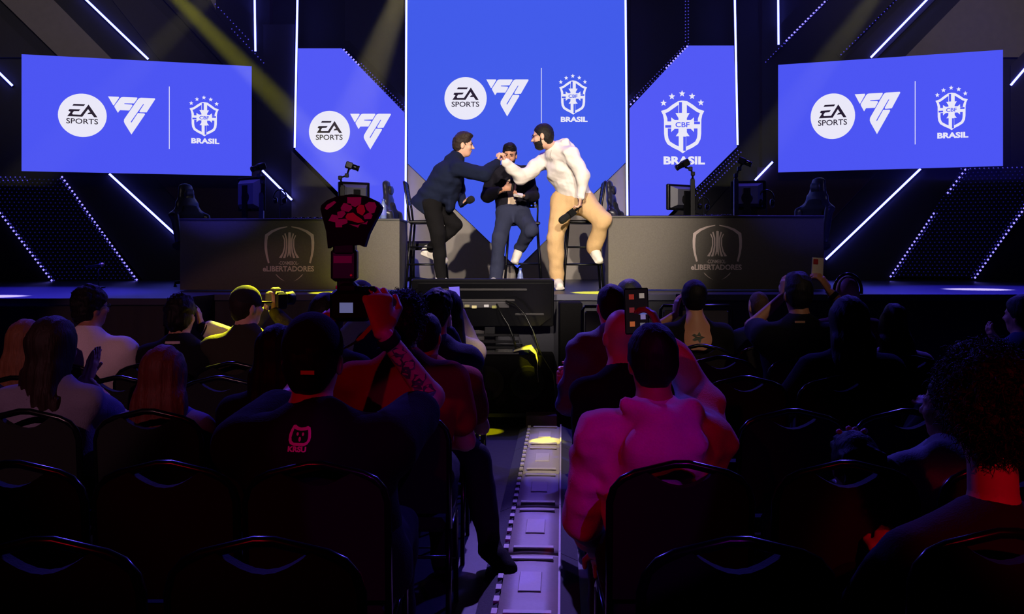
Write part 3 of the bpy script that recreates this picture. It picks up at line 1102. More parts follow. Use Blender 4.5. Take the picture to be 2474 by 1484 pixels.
def person(label, J, head, skin, hair=None, tops=(), trousers=None, shoes=None, vox=0.015, hvox=0.008, s=1.0, hands=None, extra=None,
           face=True, group=None, bulk=1.0, beard=None, cap_=None, face_marks=False, name='person'):
    """J: joints in metres; head: (centre, yaw, pitch, roll, size).  Body = one mesh; clothes and hair are its children."""
    hc, hy, hp, hr, hs = head
    hc = np.asarray(hc, float)
    R = rot(hy, hp, hr)
    side = unit(J['shR'] - J['shL'])
    b = bulk
    hpr, T = head_prims(hc, R, hs, face)
    nb = J['neck']
    pel, ch = J['pelvis'], J['chest']
    trunk = [tor(pel, ch, side, (0.150 * b, 0.105 * b), (0.155 * b, 0.112 * b), 0.05),
             tor(ch, nb, side, (0.155 * b, 0.110 * b), (0.062 * s, 0.060 * s), 0.05),
             cap(nb - (nb - ch) * 0.22, J['shL'], 0.058 * s, 0.050 * s, 0.05), cap(nb - (nb - ch) * 0.22, J['shR'], 0.058 * s, 0.050 * s, 0.05),
             cap(nb, T(0, -0.012, -0.06), 0.056 * s, 0.052 * s, 0.03)]
    limbs = []
    for q in 'LR':
        limbs += [cap(J['sh' + q], J['el' + q], 0.050 * s * b, 0.040 * s, 0.02), cap(J['el' + q], J['wr' + q], 0.040 * s, 0.026 * s, 0.02)]
        limbs += [cap(J['hip' + q], J['kn' + q], 0.082 * s * b, 0.056 * s, 0.03), cap(J['kn' + q], J['an' + q], 0.055 * s, 0.036 * s, 0.02),
                  cap(J['an' + q], J['toe' + q], 0.036 * s, 0.026 * s, 0.02)]
    bodyp = trunk + limbs + [p for p in hpr[:3]]
    pieces = [net(bodyp, vox), net(hpr + [cap(nb, T(0, -0.012, -0.06), 0.056 * s, 0.052 * s, 0.03)], hvox)]
    hands = hands or {}
    for q in 'LR':
        h = hands.get(q)
        if h is None:
            h = dict(f=J['wr' + q] - J['el' + q] + V3(0, 0, -0.02), n=V3(0, 0, -1), curl=0.3)
        if h.get('hide'):
            continue
        sg = h.get('side', -1 if q == 'R' else 1)
        pieces.append(net(hand_prims(J['wr' + q], h['f'], h['n'], sg, h.get('curl', 0.4), h.get('spread', 0), s * h.get('k', 1.0), h.get('thumb', 0.5)), min(0.0055, vox * 0.4)))
    base = V3(pel[0], pel[1], min(J['anL'][2], J['anR'][2], J['toeL'][2], J['toeR'][2]) - 0.06)
    body = link(name, net_mesh('person_body', pieces, base), mat('skin_%d_%d_%d' % skin, skin, 0.5, 0, 0.04, 90, 0.06, 0.4), None, base)
    ROOT_LOC[body.name] = base
    tag(body, label, 'person', group)

    def child(nm, pcs, m, lab=None):
        pcs = [p for p in pcs if len(p[0])]
        if not pcs:
            return None
        o = link(nm, net_mesh(nm, pcs, base), m, body)
        ROOT_LOC[o.name] = base
        if lab:
            o['label'] = lab
        return o

    for t in tops:
        g = t.get('g', 0.014)
        lo = pel - (ch - pel) * t.get('hem', 0.25)
        pr = [tor(lo, ch, side, (0.150 * b + g, 0.108 * b + g), (0.155 * b + g, 0.112 * b + g), 0.05),
              tor(ch, nb - (nb - ch) * 0.06, side, (0.155 * b + g, 0.112 * b + g), (0.070 * s + g * 0.3, 0.066 * s + g * 0.3), 0.05),
              cap(nb - (nb - ch) * 0.22, J['shL'], 0.060 * s + g * 0.7, 0.048 * s + g, 0.05), cap(nb - (nb - ch) * 0.22, J['shR'], 0.060 * s + g * 0.7, 0.048 * s + g, 0.05)]
        L = t.get('sleeve', 1.0)
        arms = []
        trunk_n = len(pr)
        for q in 'LR':
            sh, el, wr = J['sh' + q], J['el' + q], J['wr' + q]
            if L <= 0:
                continue
            if L < 0.6:
                arms.append(cap(sh, sh + (el - sh) * L / 0.5 * 0.62, 0.054 * s * b + g, 0.052 * s + g, 0.025))
                pr.append(cap(sh, sh + (el - sh) * 0.3, 0.052 * s * b + g, 0.050 * s + g, 0.03))
            else:
                pr.append(cap(sh, sh + (el - sh) * 0.3, 0.048 * s * b + g, 0.046 * s + g, 0.03))
                arms += [cap(sh, el, 0.050 * s * b + g, 0.042 * s + g, 0.025), cap(el, el + (wr - el) * (L if L < 1 else 0.97), 0.042 * s + g, 0.029 * s + g * 0.42, 0.02)]
        if t.get('hood'):
            bk = unit(np.cross(side, ch - pel))
            if np.dot(bk, R[1]) > 0:
                bk = -bk
            up = unit(nb - ch)
            pr += [cap(nb + bk * 0.075 - side * 0.10 * s + up * 0.025, nb + bk * 0.13 - up * 0.005, 0.036 * s, 0.040 * s, 0.05), cap(nb + bk * 0.075 + side * 0.10 * s + up * 0.025, nb + bk * 0.13 - up * 0.005, 0.036 * s, 0.040 * s, 0.05),
                   ell(nb + bk * 0.135 - up * 0.10, V3(0.125, 0.055, 0.115) * s, np.array([side, unit(np.cross(up, side)), up]), 0.04)]
        if t.get('collar'):
            pr += [tor(nb - side * 0.03, nb + side * 0.03, np.cross(side, V3(0, 0, 1)), (0.072 * s, 0.04), (0.072 * s, 0.04), 0.02)]
        pr += list(t.get('adds', [])) + list(t.get('subs', []))
        cuts = list(t.get('cuts', []))
        amp = t.get('wr', 0.005)
        seed = t.get('seed', 3)
        fold = t.get('fold', 0.0)
        cuts.append((lo + unit(pel - ch) * t.get('hemcut', 0.05), pel - ch))
        dsp = (lambda X, amp=amp, seed=seed, fold=fold: amp * wob(X, 26, seed) + amp * 0.4 * wob(X, 60, seed + 1) + fold * np.sin(55 * (X[..., 2] + 0.45 * X[..., 0]) + 2.6 * wob(X, 11, seed + 2)))
        child(t.get('name', 'shirt'), [net(pr, t.get('vox', vox), cuts, dsp)] + ([net(arms + list(t.get('subs', [])), t.get('vox', vox), (), dsp)] if arms else []), t['m'], t.get('label'))
    if trousers:
        g = trousers.get('g', 0.016)
        pr = [tor(pel - side * 0.001, pel + (ch - pel) * 0.12, side, (0.155 * b + g * 0.5, 0.112 * b + g * 0.5), (0.150 * b + g * 0.4, 0.106 * b + g * 0.4), 0.05)]
        pr.append(cap(J['hipL'], J['hipR'], 0.098 * s * b + g * 0.6, None, 0.04))
        for q in 'LR':
            hip, kn, an = J['hip' + q], J['kn' + q], J['an' + q]
            pr += [cap(hip, kn, 0.084 * s * b + g, 0.058 * s + g, 0.03), cap(kn, an + (kn - an) * 0.06, 0.058 * s + g, 0.040 * s + g * trousers.get('flare', 1.1), 0.02)]
        amp = trousers.get('wr', 0.008)
        child('trousers', [net(pr, vox, (), lambda X: amp * wob(X, 24, 8) + amp * 0.4 * wob(X, 55, 9))], trousers['m'])
    if shoes:
        for q in 'LR':
            an, toe = J['an' + q], J['toe' + q]
            f = unit(toe - an)
            pr = [cap(an - f * 0.02, an + (toe - an) * 0.5, 0.050 * s, 0.044 * s, 0.02), cap(an + (toe - an) * 0.5, toe, 0.044 * s, 0.036 * s, 0.02),
                  cap(an + V3(0, 0, 0.03), an, 0.046 * s, 0.05 * s, 0.02)]
            u = J['kn' + q] - an
            u = unit(u - f * np.dot(u, f))
            w = np.cross(f, u)
            pr.append(tor(an - f * 0.045 - u * 0.042 * s, toe + f * 0.012 - u * 0.022 * s, w, (0.040 * s, 0.016 * s), (0.046 * s, 0.014 * s), 0.012))
            child('shoe', [net(pr, max(0.007, vox * 0.6))], shoes)
    if hair:
        k, rgb, kw = hair
        kw = dict(kw)
        nc = kw.pop('curls', 0)
        hn = hair_net(k, hc, R, hs, T, hvox, **kw)
        child('hair', [hn] + ([curls(*hn, nc, 5)] if nc else []), hair_mat('%d_%d_%d' % rgb, rgb))
    if beard:
        pr = [ell(T(0, 0.024, -0.058), V3(0.0625, 0.067, 0.060) * hs, R, 0.02), ell(T(0, 0.047, -0.092), V3(0.038, 0.037, 0.030) * hs, R, 0.03)]
        pr += [ell(T(0, 0.108, -0.058), V3(0.020, 0.03, 0.006) * hs, R, 0.004, True)]
        m1 = net(pr, min(hvox, 0.006), [(T(0, 0.0, -0.030), R[2] * 0.93 + R[1] * 0.16), (T(0, 0.0, 0), -R[1])], lambda X: 0.002 * wob(X, 200, 2))
        sb = [cap(T(sg * 0.058, 0.016, -0.055), T(sg * 0.0695, 0.004, 0.02), 0.010 * hs, 0.0065 * hs, 0.01) for sg in (-1, 1)]
        mo = [cap(T(sg * 0.004, 0.094, -0.043), T(sg * 0.030, 0.078, -0.056), 0.007 * hs, 0.006 * hs, 0.004) for sg in (-1, 1)]
        child('beard', [m1, net(sb, 0.005), net(mo, 0.004)], hair_mat('%d_%d_%d' % beard, beard))
    if cap_:
        child('cap', cap_net(hc, R, hs, T, hvox, cap_.get('back', False)), cap_['m'])
    if face_marks:
        for sg in (-1, 1):
            child('eye', [net([ell(T(sg * 0.031, 0.083, 0.010), V3(0.012, 0.008, 0.007) * hs, R, 0.002)], 0.003)], mat('eye_dark', (40, 30, 28), 0.2))
            child('eyebrow', [net([cap(T(sg * 0.014, 0.094, 0.029), T(sg * 0.044, 0.082, 0.031), 0.0055 * hs, 0.004 * hs, 0.002)], 0.003)], hair_mat('brow', (38, 28, 24)))
        child('mouth', [net([tor(T(-0.019, 0.090, -0.057), T(0.019, 0.090, -0.057), R[2], (0.005 * hs, 0.006 * hs), (0.005 * hs, 0.006 * hs), 0.002)], 0.003)], mat('lips', (150, 80, 76), 0.5))
    body_info = dict(obj=body, T=T, R=R, hc=hc, hs=hs, child=child, base=base, J=J)
    if extra:
        extra(body_info)
    return body_info


def seated(label, px, top, d, skin, hair=None, tops=(), trousers=None, shoes=None, yaw=0.0, pitch=0.0, roll=0.0, lean=0.0, tilt=0.0, s=1.0, bulk=1.0, hs=0.92, turn=0.0,
           handL=None, handR=None, poleL=(-0.6, 0, -1), poleR=(0.6, 0, -1), hands=None, seat_x=None, spread=1.0, knees=None, neckl=0.0, **kw):
    """somebody on a chair facing the stage; px, top = pixel of the crown of the head, d = distance"""
    crown = P(px, top, d)
    hc = crown - V3(0, 0, 0.132 * hs + (0.02 if hair and hair[0] in ('curly', 'long', 'styled') else 0.008))
    x0 = crown[0] if seat_x is None else seat_x
    zt = crown[2]
    pel = V3(x0, d - 0.02 - lean, 0.56)
    neck = hc + V3(0, -0.035, -0.145 * s - neckl)
    k = neck - pel
    chest = pel + k * 0.62
    tw = math.radians(turn)
    sd = V3(math.cos(tw), math.sin(tw), 0)
    sdz = V3(math.cos(tw), math.sin(tw), math.sin(math.radians(tilt)))
    J = dict(pelvis=pel, chest=chest, neck=neck)
    shc = neck - unit(k) * 0.088 * s
    fw = V3(-sd[1], sd[0], 0)
    for q, g in (('L', -1), ('R', 1)):
        J['sh' + q] = shc + sdz * g * 0.172 * s * (0.5 + 0.5 * bulk)
        tgt = {'L': handL, 'R': handR}[q]
        pole = V3(*{'L': poleL, 'R': poleR}[q])
        if tgt is None:
            tgt = pel + sd * g * 0.10 + fw * 0.32 + V3(0, 0, 0.10)
        J['el' + q], J['wr' + q] = ik(J['sh' + q], np.asarray(tgt, float), pole, 0.29 * s, 0.26 * s)
        J['hip' + q] = pel + sd * g * 0.09 - V3(0, 0, 0.03)
        J['kn' + q] = pel + sd * g * 0.13 * spread + fw * 0.42 - V3(0, 0, 0.03)
        J['an' + q] = J['kn' + q] + fw * 0.03 - V3(0, 0, 0.43)
        J['toe' + q] = J['an' + q] + fw * 0.15 - V3(0, 0, 0.04)
    if knees:
        J.update(knees)
    v = 0.016 if d < 4.4 else 0.02
    return person(label, J, (hc, yaw, pitch, roll, hs), SKIN[skin], hair, tops, trousers, shoes, kw.pop('vox', v), kw.pop('hvox', 0.008 if d < 4.4 else 0.010), s, hands, bulk=bulk,
                  face=kw.pop('face', d < 6), **kw)


# ------------------------------------------------------------------ the three speakers on the stage
def C(cx, cy, d):
    return P(980 + cx / 3.373, 280 + cy / 3.373, d)


def floorz(p, z=ZS + 0.09):
    p = np.array(p)
    p[2] = z
    return p


M_STEEL = mat('black_steel', (22, 22, 26), 0.35, 0.6)
M_RUBBER = mat('black_foam', (14, 14, 16), 0.9, 0, 0.5, 220, 0.1)
M_PLASTIC = mat('black_plastic', (12, 12, 15), 0.35, spec=0.25)
M_WHITE_SHOE = cloth('shoe_white', (236, 228, 218), 0.6)


def stool(label, x, y, ang):
    h = 0.70
    a = math.radians(ang)
    fx, sx = V3(math.cos(a), math.sin(a), 0), V3(-math.sin(a), math.cos(a), 0)   # fx: the way the stool faces
    o = V3(x, y, ZS)
    t = thing('bar_stool', label, 'stool', o, 'bar stools of the speakers')

    def L(u, v, z):
        return o + fx * u + sx * v + V3(0, 0, z)

    put('seat', MB().bbox(L(0, 0, h), (0.18, 0.185, 0.018), 0.012, [fx, sx, V3(0, 0, 1)]), M_STEEL, t)
    for u in (-1, 1):
        for v in (-1, 1):
            put('leg', MB().tube([L(u * 0.15, v * 0.155, h - 0.015), L(u * 0.205, v * 0.20, 0.0)], 0.012, 8), M_STEEL, t, smooth=True)
    for z, k in ((0.26, 0.188), (0.44, 0.175)):
        for u, v, u2, v2 in ((-1, -1, 1, -1), (1, -1, 1, 1), (1, 1, -1, 1), (-1, 1, -1, -1)):
            if z > 0.3 and u == u2:
                continue
            put('rung', MB().tube([L(u * k, v * k, z), L(u2 * k, v2 * k, z)], 0.009, 6), M_STEEL, t, smooth=True)
    bk = MB()
    bk.tube([L(-0.165, -0.16, h - 0.01), L(-0.185, -0.165, h + 0.15), L(-0.225, -0.165, h + 0.40), L(-0.228, -0.155, h + 0.415),
             L(-0.228, 0.155, h + 0.415), L(-0.225, 0.165, h + 0.40), L(-0.185, 0.165, h + 0.15), L(-0.165, 0.16, h - 0.01)], 0.011, 8)
    put('back_frame', bk, M_STEEL, t, smooth=True)
    # perforated back plate: a lattice that leaves real holes
    pl = MB()
    b0, b1 = L(-0.193, 0, h + 0.19), L(-0.225, 0, h + 0.40)
    up = unit(b1 - b0)
    n = np.cross(sx, up)
    H, Wd = np.linalg.norm(b1 - b0), 0.31
    rows, cols = 6, 8
    for i in range(rows + 1):
        pl.box(b0 + up * H * i / rows, (Wd / 2, 0.003, 0.009), [sx, n, up])
    for j in range(cols + 1):
        pl.box((b0 + b1) / 2 + sx * Wd * (j / cols - 0.5), (0.010, 0.003, H / 2 - 0.002), [sx, n, up])
    put('perforated_back', pl, M_STEEL, t)
    return t


stool('black metal bar stool behind the leaning man in the navy jacket', -0.93, 9.98, 0)
stool('black metal bar stool under the seated man in the dark blazer', 0.075, 10.42, -90)
stool('black metal bar stool under the man in the white hoodie', 0.69, 9.95, 180)


def mic(label, a, b, cube=False):
    """handheld microphone, windscreen at b"""
    a, b = np.asarray(a, float), np.asarray(b, float)
    d = unit(b - a)
    L = np.linalg.norm(b - a)
    t = thing('microphone', label, 'microphone', a)
    put('handle', MB().lathe(a, [(0.006, 0), (0.011, 0.005), (0.016, L * 0.55), (0.017, L * 0.6)], d, 12), M_PLASTIC, t, smooth=True)
    put('windscreen', MB().lathe(a, [(0.020, L * 0.55), (0.033, L * 0.64), (0.038, L * 0.8), (0.035, L * 0.93), (0.022, L * 0.99), (0.006, L)], d, 14), M_RUBBER, t, smooth=True)
    if cube:
        u = unit(np.cross(d, V3(0, 1, 0)))
        put('flag_cube', MB().bbox(a + d * L * 0.47, (0.036, 0.036, 0.036), 0.004, [u, np.cross(d, u), d]), M_PLASTIC, t)
        q = MB()
        for k in (-1, 0, 1):
            q.box(a + d * (L * 0.47 + k * 0.022) - np.cross(d, u) * 0.0375, (0.022, 0.001, 0.006), [u, np.cross(d, u), d])
        put('flag_print', q, mat('mic_print', (220, 220, 220), 0.6), t)
    return t


NAVY, BLK, BLAZER = cloth('navy_jacket', (19, 26, 50)), cloth('black_trousers', (15, 13, 16)), cloth('dark_blazer', (24, 22, 32))
BEIGE_T, JEANS = cloth('beige_tee', (222, 196, 170)), cloth('dark_jeans', (50, 54, 78))
HOODIE_W, KHAKI = cloth('white_hoodie', (240, 230, 222)), cloth('khaki_trousers', (214, 176, 128))

# -- leaning man in the navy jacket, facing right
J = dict(pelvis=C(180, 690, 9.75), chest=C(335, 485, 9.72), neck=C(418, 335, 9.72), shR=C(425, 430, 9.55), shL=C(385, 365, 9.90),
         elR=C(640, 478, 9.42), wrR=C(742, 378, 9.57), elL=C(430, 575, 10.05), wrL=C(462, 715, 9.90),
         hipR=C(205, 715, 9.67), knR=C(262, 960, 9.58), anR=floorz(C(290, 1340, 9.66)), hipL=C(225, 715, 9.85), knL=C(405, 885, 9.86),
         anL=C(180, 1110, 9.95), toeL=C(320, 1180, 9.95))
J['toeR'] = floorz(J['anR'] + V3(0.17, -0.03, 0), ZS + 0.045)
person('man in navy jacket and black trousers leaning right to clasp hands on stage', J, (C(468, 240, 9.70), -84, -4, 3, 0.98), SKIN['light'],
       ('styled', (48, 36, 32), dict(seed=2)), [dict(m=NAVY, name='jacket', g=0.026, hem=0.22, fold=0.003, wr=0.008, vox=0.010, collar=True,
             adds=[tor(C(400, 490, 9.75), C(365, 745, 9.78), V3(0, 1, 0), (0.17, 0.085), (0.15, 0.055), 0.05)])], dict(m=BLK, g=0.014), M_WHITE_SHOE,
       vox=0.011, hvox=0.0045, hands=dict(R=dict(f=C(770, 318, 9.6) - J['wrR'], n=V3(1, 0, -0.3), curl=0.95, thumb=0.8, side=1),
                                          L=dict(f=V3(0.6, -0.3, 0.5), n=V3(0.6, 0, -0.6), curl=1.1, thumb=0.9)), face_marks=True)
mic('black foam microphone held low by the man in the navy jacket', C(445, 745, 9.80), C(552, 668, 9.70))

# -- seated man in the dark blazer, facing the audience
J = dict(pelvis=C(872, 785, 10.36), chest=C(852, 570, 10.36), neck=C(846, 425, 10.32), shR=C(712, 470, 10.33), shL=C(985, 468, 10.33),
         elR=C(668, 655, 10.22), wrR=C(800, 598, 10.02), elL=C(1035, 655, 10.22), wrL=C(975, 655, 10.00),
         hipR=C(815, 800, 10.30), knR=C(765, 985, 10.02), anR=floorz(C(735, 1300, 10.12)), hipL=C(930, 800, 10.30), knL=C(1022, 930, 9.96),
         anL=C(925, 1085, 10.26), toeL=C(895, 1180, 10.12))
J['toeR'] = floorz(J['anR'] + V3(-0.05, -0.16, 0), ZS + 0.045)
person('seated man in dark open blazer, beige shirt and jeans holding small cards on stage', J, (C(846, 322, 10.26), 176, -16, -4, 0.99), SKIN['mid'],
       ('styled', (22, 18, 20), dict(seed=4)),
       [dict(m=BEIGE_T, name='shirt', g=0.012, hem=0.2, sleeve=0.4, vox=0.011),
        dict(m=BLAZER, name='blazer', g=0.030, hem=0.34, wr=0.008, vox=0.010,
             subs=[scap(C(848, 440, 10.12), C(880, 800, 10.08), 0.115, 0.175), scap(C(880, 800, 10.06), C(890, 980, 10.0), 0.175, 0.25)])],
       dict(m=JEANS, g=0.018, flare=1.5), M_WHITE_SHOE, vox=0.011, hvox=0.0045,
       hands=dict(R=dict(f=V3(0.9, -0.1, 0.25), n=V3(0.1, 1, 0.2), curl=1.0, thumb=0.8, side=1), L=dict(f=V3(-0.9, -0.3, 0.0), n=V3(-0.1, 0.2, 1), curl=0.7, thumb=0.8, side=1)),
       beard=(30, 24, 24), face_marks=True)
mic('black microphone at the chest of the seated man in the blazer', C(868, 610, 9.93), C(884, 500, 9.98))
cards = thing('cue_card', 'small stack of white cue cards in the seated man\'s hand', 'cards', C(920, 645, 9.95))
for i in range(3):
    put('card', MB().box(C(915 + 4 * i, 652 - 7 * i, 9.95), (0.045, 0.03, 0.001), [unit(V3(1, 0.1, -0.12)), unit(V3(-0.1, 1, 0.5)), unit(V3(0.1, -0.5, 1))]), mat('paper_white', (230, 225, 215), 0.8), cards)

# -- tall man in the white hoodie, facing left
J = dict(pelvis=C(1385, 655, 9.78), chest=C(1285, 440, 9.75), neck=C(1215, 262, 9.73), shR=C(1135, 365, 9.88), shL=C(1345, 318, 9.55),
         elR=C(938, 508, 9.76), wrR=C(818, 385, 9.62), elL=C(1445, 488, 9.48), wrL=C(1424, 660, 9.46),
         hipR=C(1285, 700, 9.82), knR=C(1218, 1000, 9.66), anR=floorz(C(1235, 1345, 9.76)), hipL=C(1450, 705, 9.72), knL=C(1605, 850, 9.56),
         anL=C(1530, 1085, 9.74), toeL=C(1580, 1175, 9.62))
J['toeR'] = floorz(J['anR'] + V3(0.02, -0.17, 0), ZS + 0.045)


def glasses(b):
    T = b['T']
    mb = MB()
    for sg in (-1, 1):
        mb.tube([T(sg * 0.031 + 0.021 * math.cos(a), 0.101 + 0.004 * math.cos(a) * -sg, 0.008 + 0.016 * math.sin(a)) for a in np.linspace(0, 2 * math.pi, 13)[:-1]], 0.0022, 5, True)
        mb.tube([T(sg * 0.052, 0.098, 0.014), T(sg * 0.078, 0.055, 0.014), T(sg * 0.080, -0.005, 0.010)], 0.0022, 5)
    mb.tube([T(-0.011, 0.103, 0.012), T(0.011, 0.103, 0.012)], 0.002, 5)
    put('glasses', mb, M_PLASTIC, b['obj'], smooth=True)


def c_extra(b):
    glasses(b)
    w = J['wrL'] + (J['elL'] - J['wrL']) * 0.10
    ax = J['elL'] - J['wrL']
    put('wristband', MB().lathe(w - unit(ax) * 0.016, [(0.034, 0), (0.036, 0.003), (0.036, 0.029), (0.034, 0.032)], ax, 16), cloth('band_black', (20, 20, 24)), b['obj'], smooth=True)
    w = J['wrL'] - unit(ax) * 0.01
    put('bracelet', MB().lathe(w - unit(ax) * 0.012, [(0.031, 0), (0.033, 0.003), (0.033, 0.02), (0.031, 0.023)], ax, 16), cloth('band_white', (236, 230, 226)), b['obj'], smooth=True)
    cord = [b['J']['neck'] + V3(-0.03, -0.085, -0.02) + V3(-0.02 * math.sin(t * 3.1), -0.05 * t, -0.11 * t) for t in np.linspace(0, 1, 8)]
    put('drawstring', MB().tube(cord, 0.004, 5), cloth('cord', (200, 190, 185)), b['obj'], smooth=True)


person('tall bearded man in white hoodie and khaki trousers leaning left on stage', J, (C(1118, 172, 9.68), 78, -8, 4, 1.04), SKIN['light'],
       ('short', (26, 22, 22), dict(seed=6)), [dict(m=HOODIE_W, name='hoodie', g=0.028, hem=0.30, hemcut=0.5, hood=True, fold=0.003, wr=0.012, vox=0.010, cuts=[(C(1300, 700, 9.75), (0.12, 0, -1))])], dict(m=KHAKI, g=0.026, flare=1.3, wr=0.008), M_WHITE_SHOE,
       vox=0.011, hvox=0.0045, s=1.06, bulk=1.1,
       hands=dict(R=dict(f=C(790, 315, 9.6) - J['wrR'], n=V3(-1, 0, -0.3), curl=0.95, thumb=0.8, side=-1), L=dict(f=V3(-0.05, -0.15, -1), n=V3(-1, 0.2, 0), curl=0.9, thumb=0.8)),
       beard=(28, 22, 22), face_marks=True, extra=c_extra)
mic('large black microphone with printed cube held low by the man in the hoodie', C(1432, 735, 9.44), C(1255, 865, 9.34), True)


# ------------------------------------------------------------------ desks with the printed emblem
M_DESK = mat('desk_front', (98, 92, 86), 0.75, 0, 0.12, 90, 0.2)
M_DESKTOP = mat('desk_top', (44, 42, 42), 0.5)
M_PAINT = mat('emblem_paint', (226, 205, 200), 0.7)
ARC = [(690, 158), (690, 176), (520, 222), (370, 292), (262, 378), (242, 470), (236, 620), (248, 780), (292, 975), (255, 988), (210, 830), (180, 670), (175, 520), (190, 345), (330, 250), (500, 187)]
COLS = [[(620, 325), (650, 310), (690, 450), (692, 620), (675, 760), (645, 868), (592, 868), (640, 740), (660, 600), (655, 450)],
        [(575, 365), (595, 355), (640, 450), (645, 600), (620, 740), (565, 868), (505, 860), (580, 750), (615, 620), (615, 460)]]
MIDC = [(712, 300), (735, 292), (770, 300), (766, 600), (770, 740), (776, 862), (752, 830), (738, 800), (738, 768), (724, 768), (724, 800), (700, 835), (680, 862), (702, 730), (708, 500)]
TIP = [(425, 1228), (450, 1238), (530, 1318), (640, 1394), (540, 1345), (460, 1278)]


def desk(label, x0, x1, d, top, emblem):
    pl = Plane((0, d, 0), (1, 0, 0), (0, -1, 0))
    a, b = pl.pix(x0, top), pl.pix(x1, top)
    z = a[2]
    c = (a + b) / 2
    t = thing('stage_desk', label, 'desk', (c[0], d + 0.35, ZS))
    w = (b[0] - a[0]) / 2
    put('front_panel', MB().box((c[0], d + 0.01, (z + ZS) / 2), (w, 0.01, (z - ZS) / 2 - 0.012)), M_DESK, t)
    for sg in (-1, 1):
        put('side_panel', MB().box((c[0] + sg * (w - 0.01), d + 0.36, (z + ZS) / 2), (0.01, 0.34, (z - ZS) / 2 - 0.012)), M_DESK, t)
    put('desk_top', MB().bbox((c[0], d + 0.35, z - 0.012), (w + 0.005, 0.36, 0.012), 0.004), M_DESKTOP, t)
    r = Rect(pl, emblem, (137, 158, 1290, 1395), 0.003)
    for lp in (ARC, TIP):
        put('emblem_outline', MB().poly([r.loop(lp)]), M_PAINT, t, fix=False)
        put('emblem_outline', MB().poly([r.loop([(1470 - x, y) for x, y in lp])]), M_PAINT, t, fix=False)
    for lp in COLS:
        put('trophy_column', MB().poly([r.loop(lp)]), M_PAINT, t, fix=False)
        put('trophy_column', MB().poly([r.loop([(1462 - x, y) for x, y in lp])]), M_PAINT, t, fix=False)
    put('trophy_column', MB().poly([r.loop(MIDC)]), M_PAINT, t, fix=False)
    mb = MB()
    r.text(mb, '-CONMEBOL-', 497, 938, 940, 1022, 0.01)
    put('emblem_small_word', mb, M_PAINT, t, fix=False)
    mb = MB()
    r.text(mb, 'eLIBERTADORES', 140, 1048, 1288, 1172, 0.03)
    put('emblem_word', mb, M_PAINT, t, fix=False)
    return z


DZ_L = desk('dark grey desk on the left of the stage with a printed shield emblem', 435, 965, 9.5, 528, (634.8, 547, 759, 680.4))
DZ_R = desk('dark grey desk on the right of the stage with a printed shield emblem', 1470, 1990, 9.6, 521, (1669, 543.5, 1792, 676.5))


def Rz(a):
    a = math.radians(a)
    return np.array([V3(math.cos(a), math.sin(a), 0), V3(-math.sin(a), math.cos(a), 0), V3(0, 0, 1)])


M_GLOSS = mat('gloss_black', (12, 12, 15), 0.2, spec=0.3)
M_SHELL = mat('chair_shell', (40, 40, 56), 0.28, 0, 0.1, 60)
M_PAD = mat('chair_pad', (16, 15, 20), 0.8, 0, 0.2, 90)


def gaming_chair(label, px, d, ang, top):
    x = (px - CX) / F * d
    zt = P(px, top, d)[2]
    o = V3(x, d, ZS)
    R = Rz(ang)
    t = thing('gaming_chair', label, 'chair', o, 'high backed gaming chairs at the desks')
    h = zt - ZS

    def L(u, v, z):
        return o + R[0] * u + R[1] * v + V3(0, 0, z)

    sd = R[0]
    lz = lambda u, z, v=0.0: L(u, 0.20 + 0.14 * (z - 0.45) + v, z)

    def part(nm, prs, m, cuts=()):
        q = link(nm, net_mesh(nm, [net(prs, 0.016, cuts)], o), m, t)
        ROOT_LOC[q.name] = o

    part('back_shell', [tor(lz(0, 0.50), lz(0, h - 0.40), sd, (0.19, 0.045), (0.235, 0.05), 0.04), tor(lz(0, h - 0.40), lz(0, h - 0.26), sd, (0.235, 0.05), (0.14, 0.045), 0.04),
                        tor(lz(0, h - 0.26), lz(0, h - 0.075), sd, (0.135, 0.045), (0.095, 0.04), 0.03)]
         + [cap(lz(g * 0.20, 0.52, -0.04), lz(g * 0.225, h - 0.42, -0.05), 0.035, 0.04, 0.04) for g in (-1, 1)], M_SHELL)
    part('back_pad', [tor(lz(0, 0.52, -0.045), lz(0, h - 0.40, -0.045), sd, (0.14, 0.022), (0.17, 0.022), 0.03), tor(lz(0, h - 0.40, -0.045), lz(0, h - 0.30, -0.04), sd, (0.16, 0.02), (0.11, 0.02), 0.03)], M_PAD)
    part('headrest', [tor(lz(-0.055, h - 0.15, -0.045), lz(0.055, h - 0.15, -0.045), V3(0, 0, 1), (0.055, 0.02), (0.055, 0.02), 0.02)], M_SHELL)
    put('seat', MB().bbox(L(0, -0.02, 0.46), (0.25, 0.26, 0.05), 0.03, R), M_PAD, t)
    put('gas_lift', MB().tube([L(0, 0, 0.08), L(0, 0, 0.42)], 0.03, 10), M_STEEL, t, smooth=True)
    for k in range(5):
        a = 2 * math.pi * k / 5
        put('base_spoke', MB().tube([L(0, 0, 0.09), L(0.30 * math.cos(a), 0.30 * math.sin(a), 0.05), L(0.30 * math.cos(a), 0.30 * math.sin(a), 0.0)], [0.025, 0.02, 0.022], 6), M_STEEL, t)
    return t


gaming_chair('gaming chair at the outer end of the left desk', 492, 10.75, 60, 434)
gaming_chair('gaming chair seen edge-on at the inner end of the left desk', 996, 10.75, 84, 428)
gaming_chair('gaming chair at the inner end of the right desk beside the light tube', 1535, 10.8, 74, 427)
gaming_chair('gaming chair at the outer end of the right desk', 1932, 10.8, -60, 419)


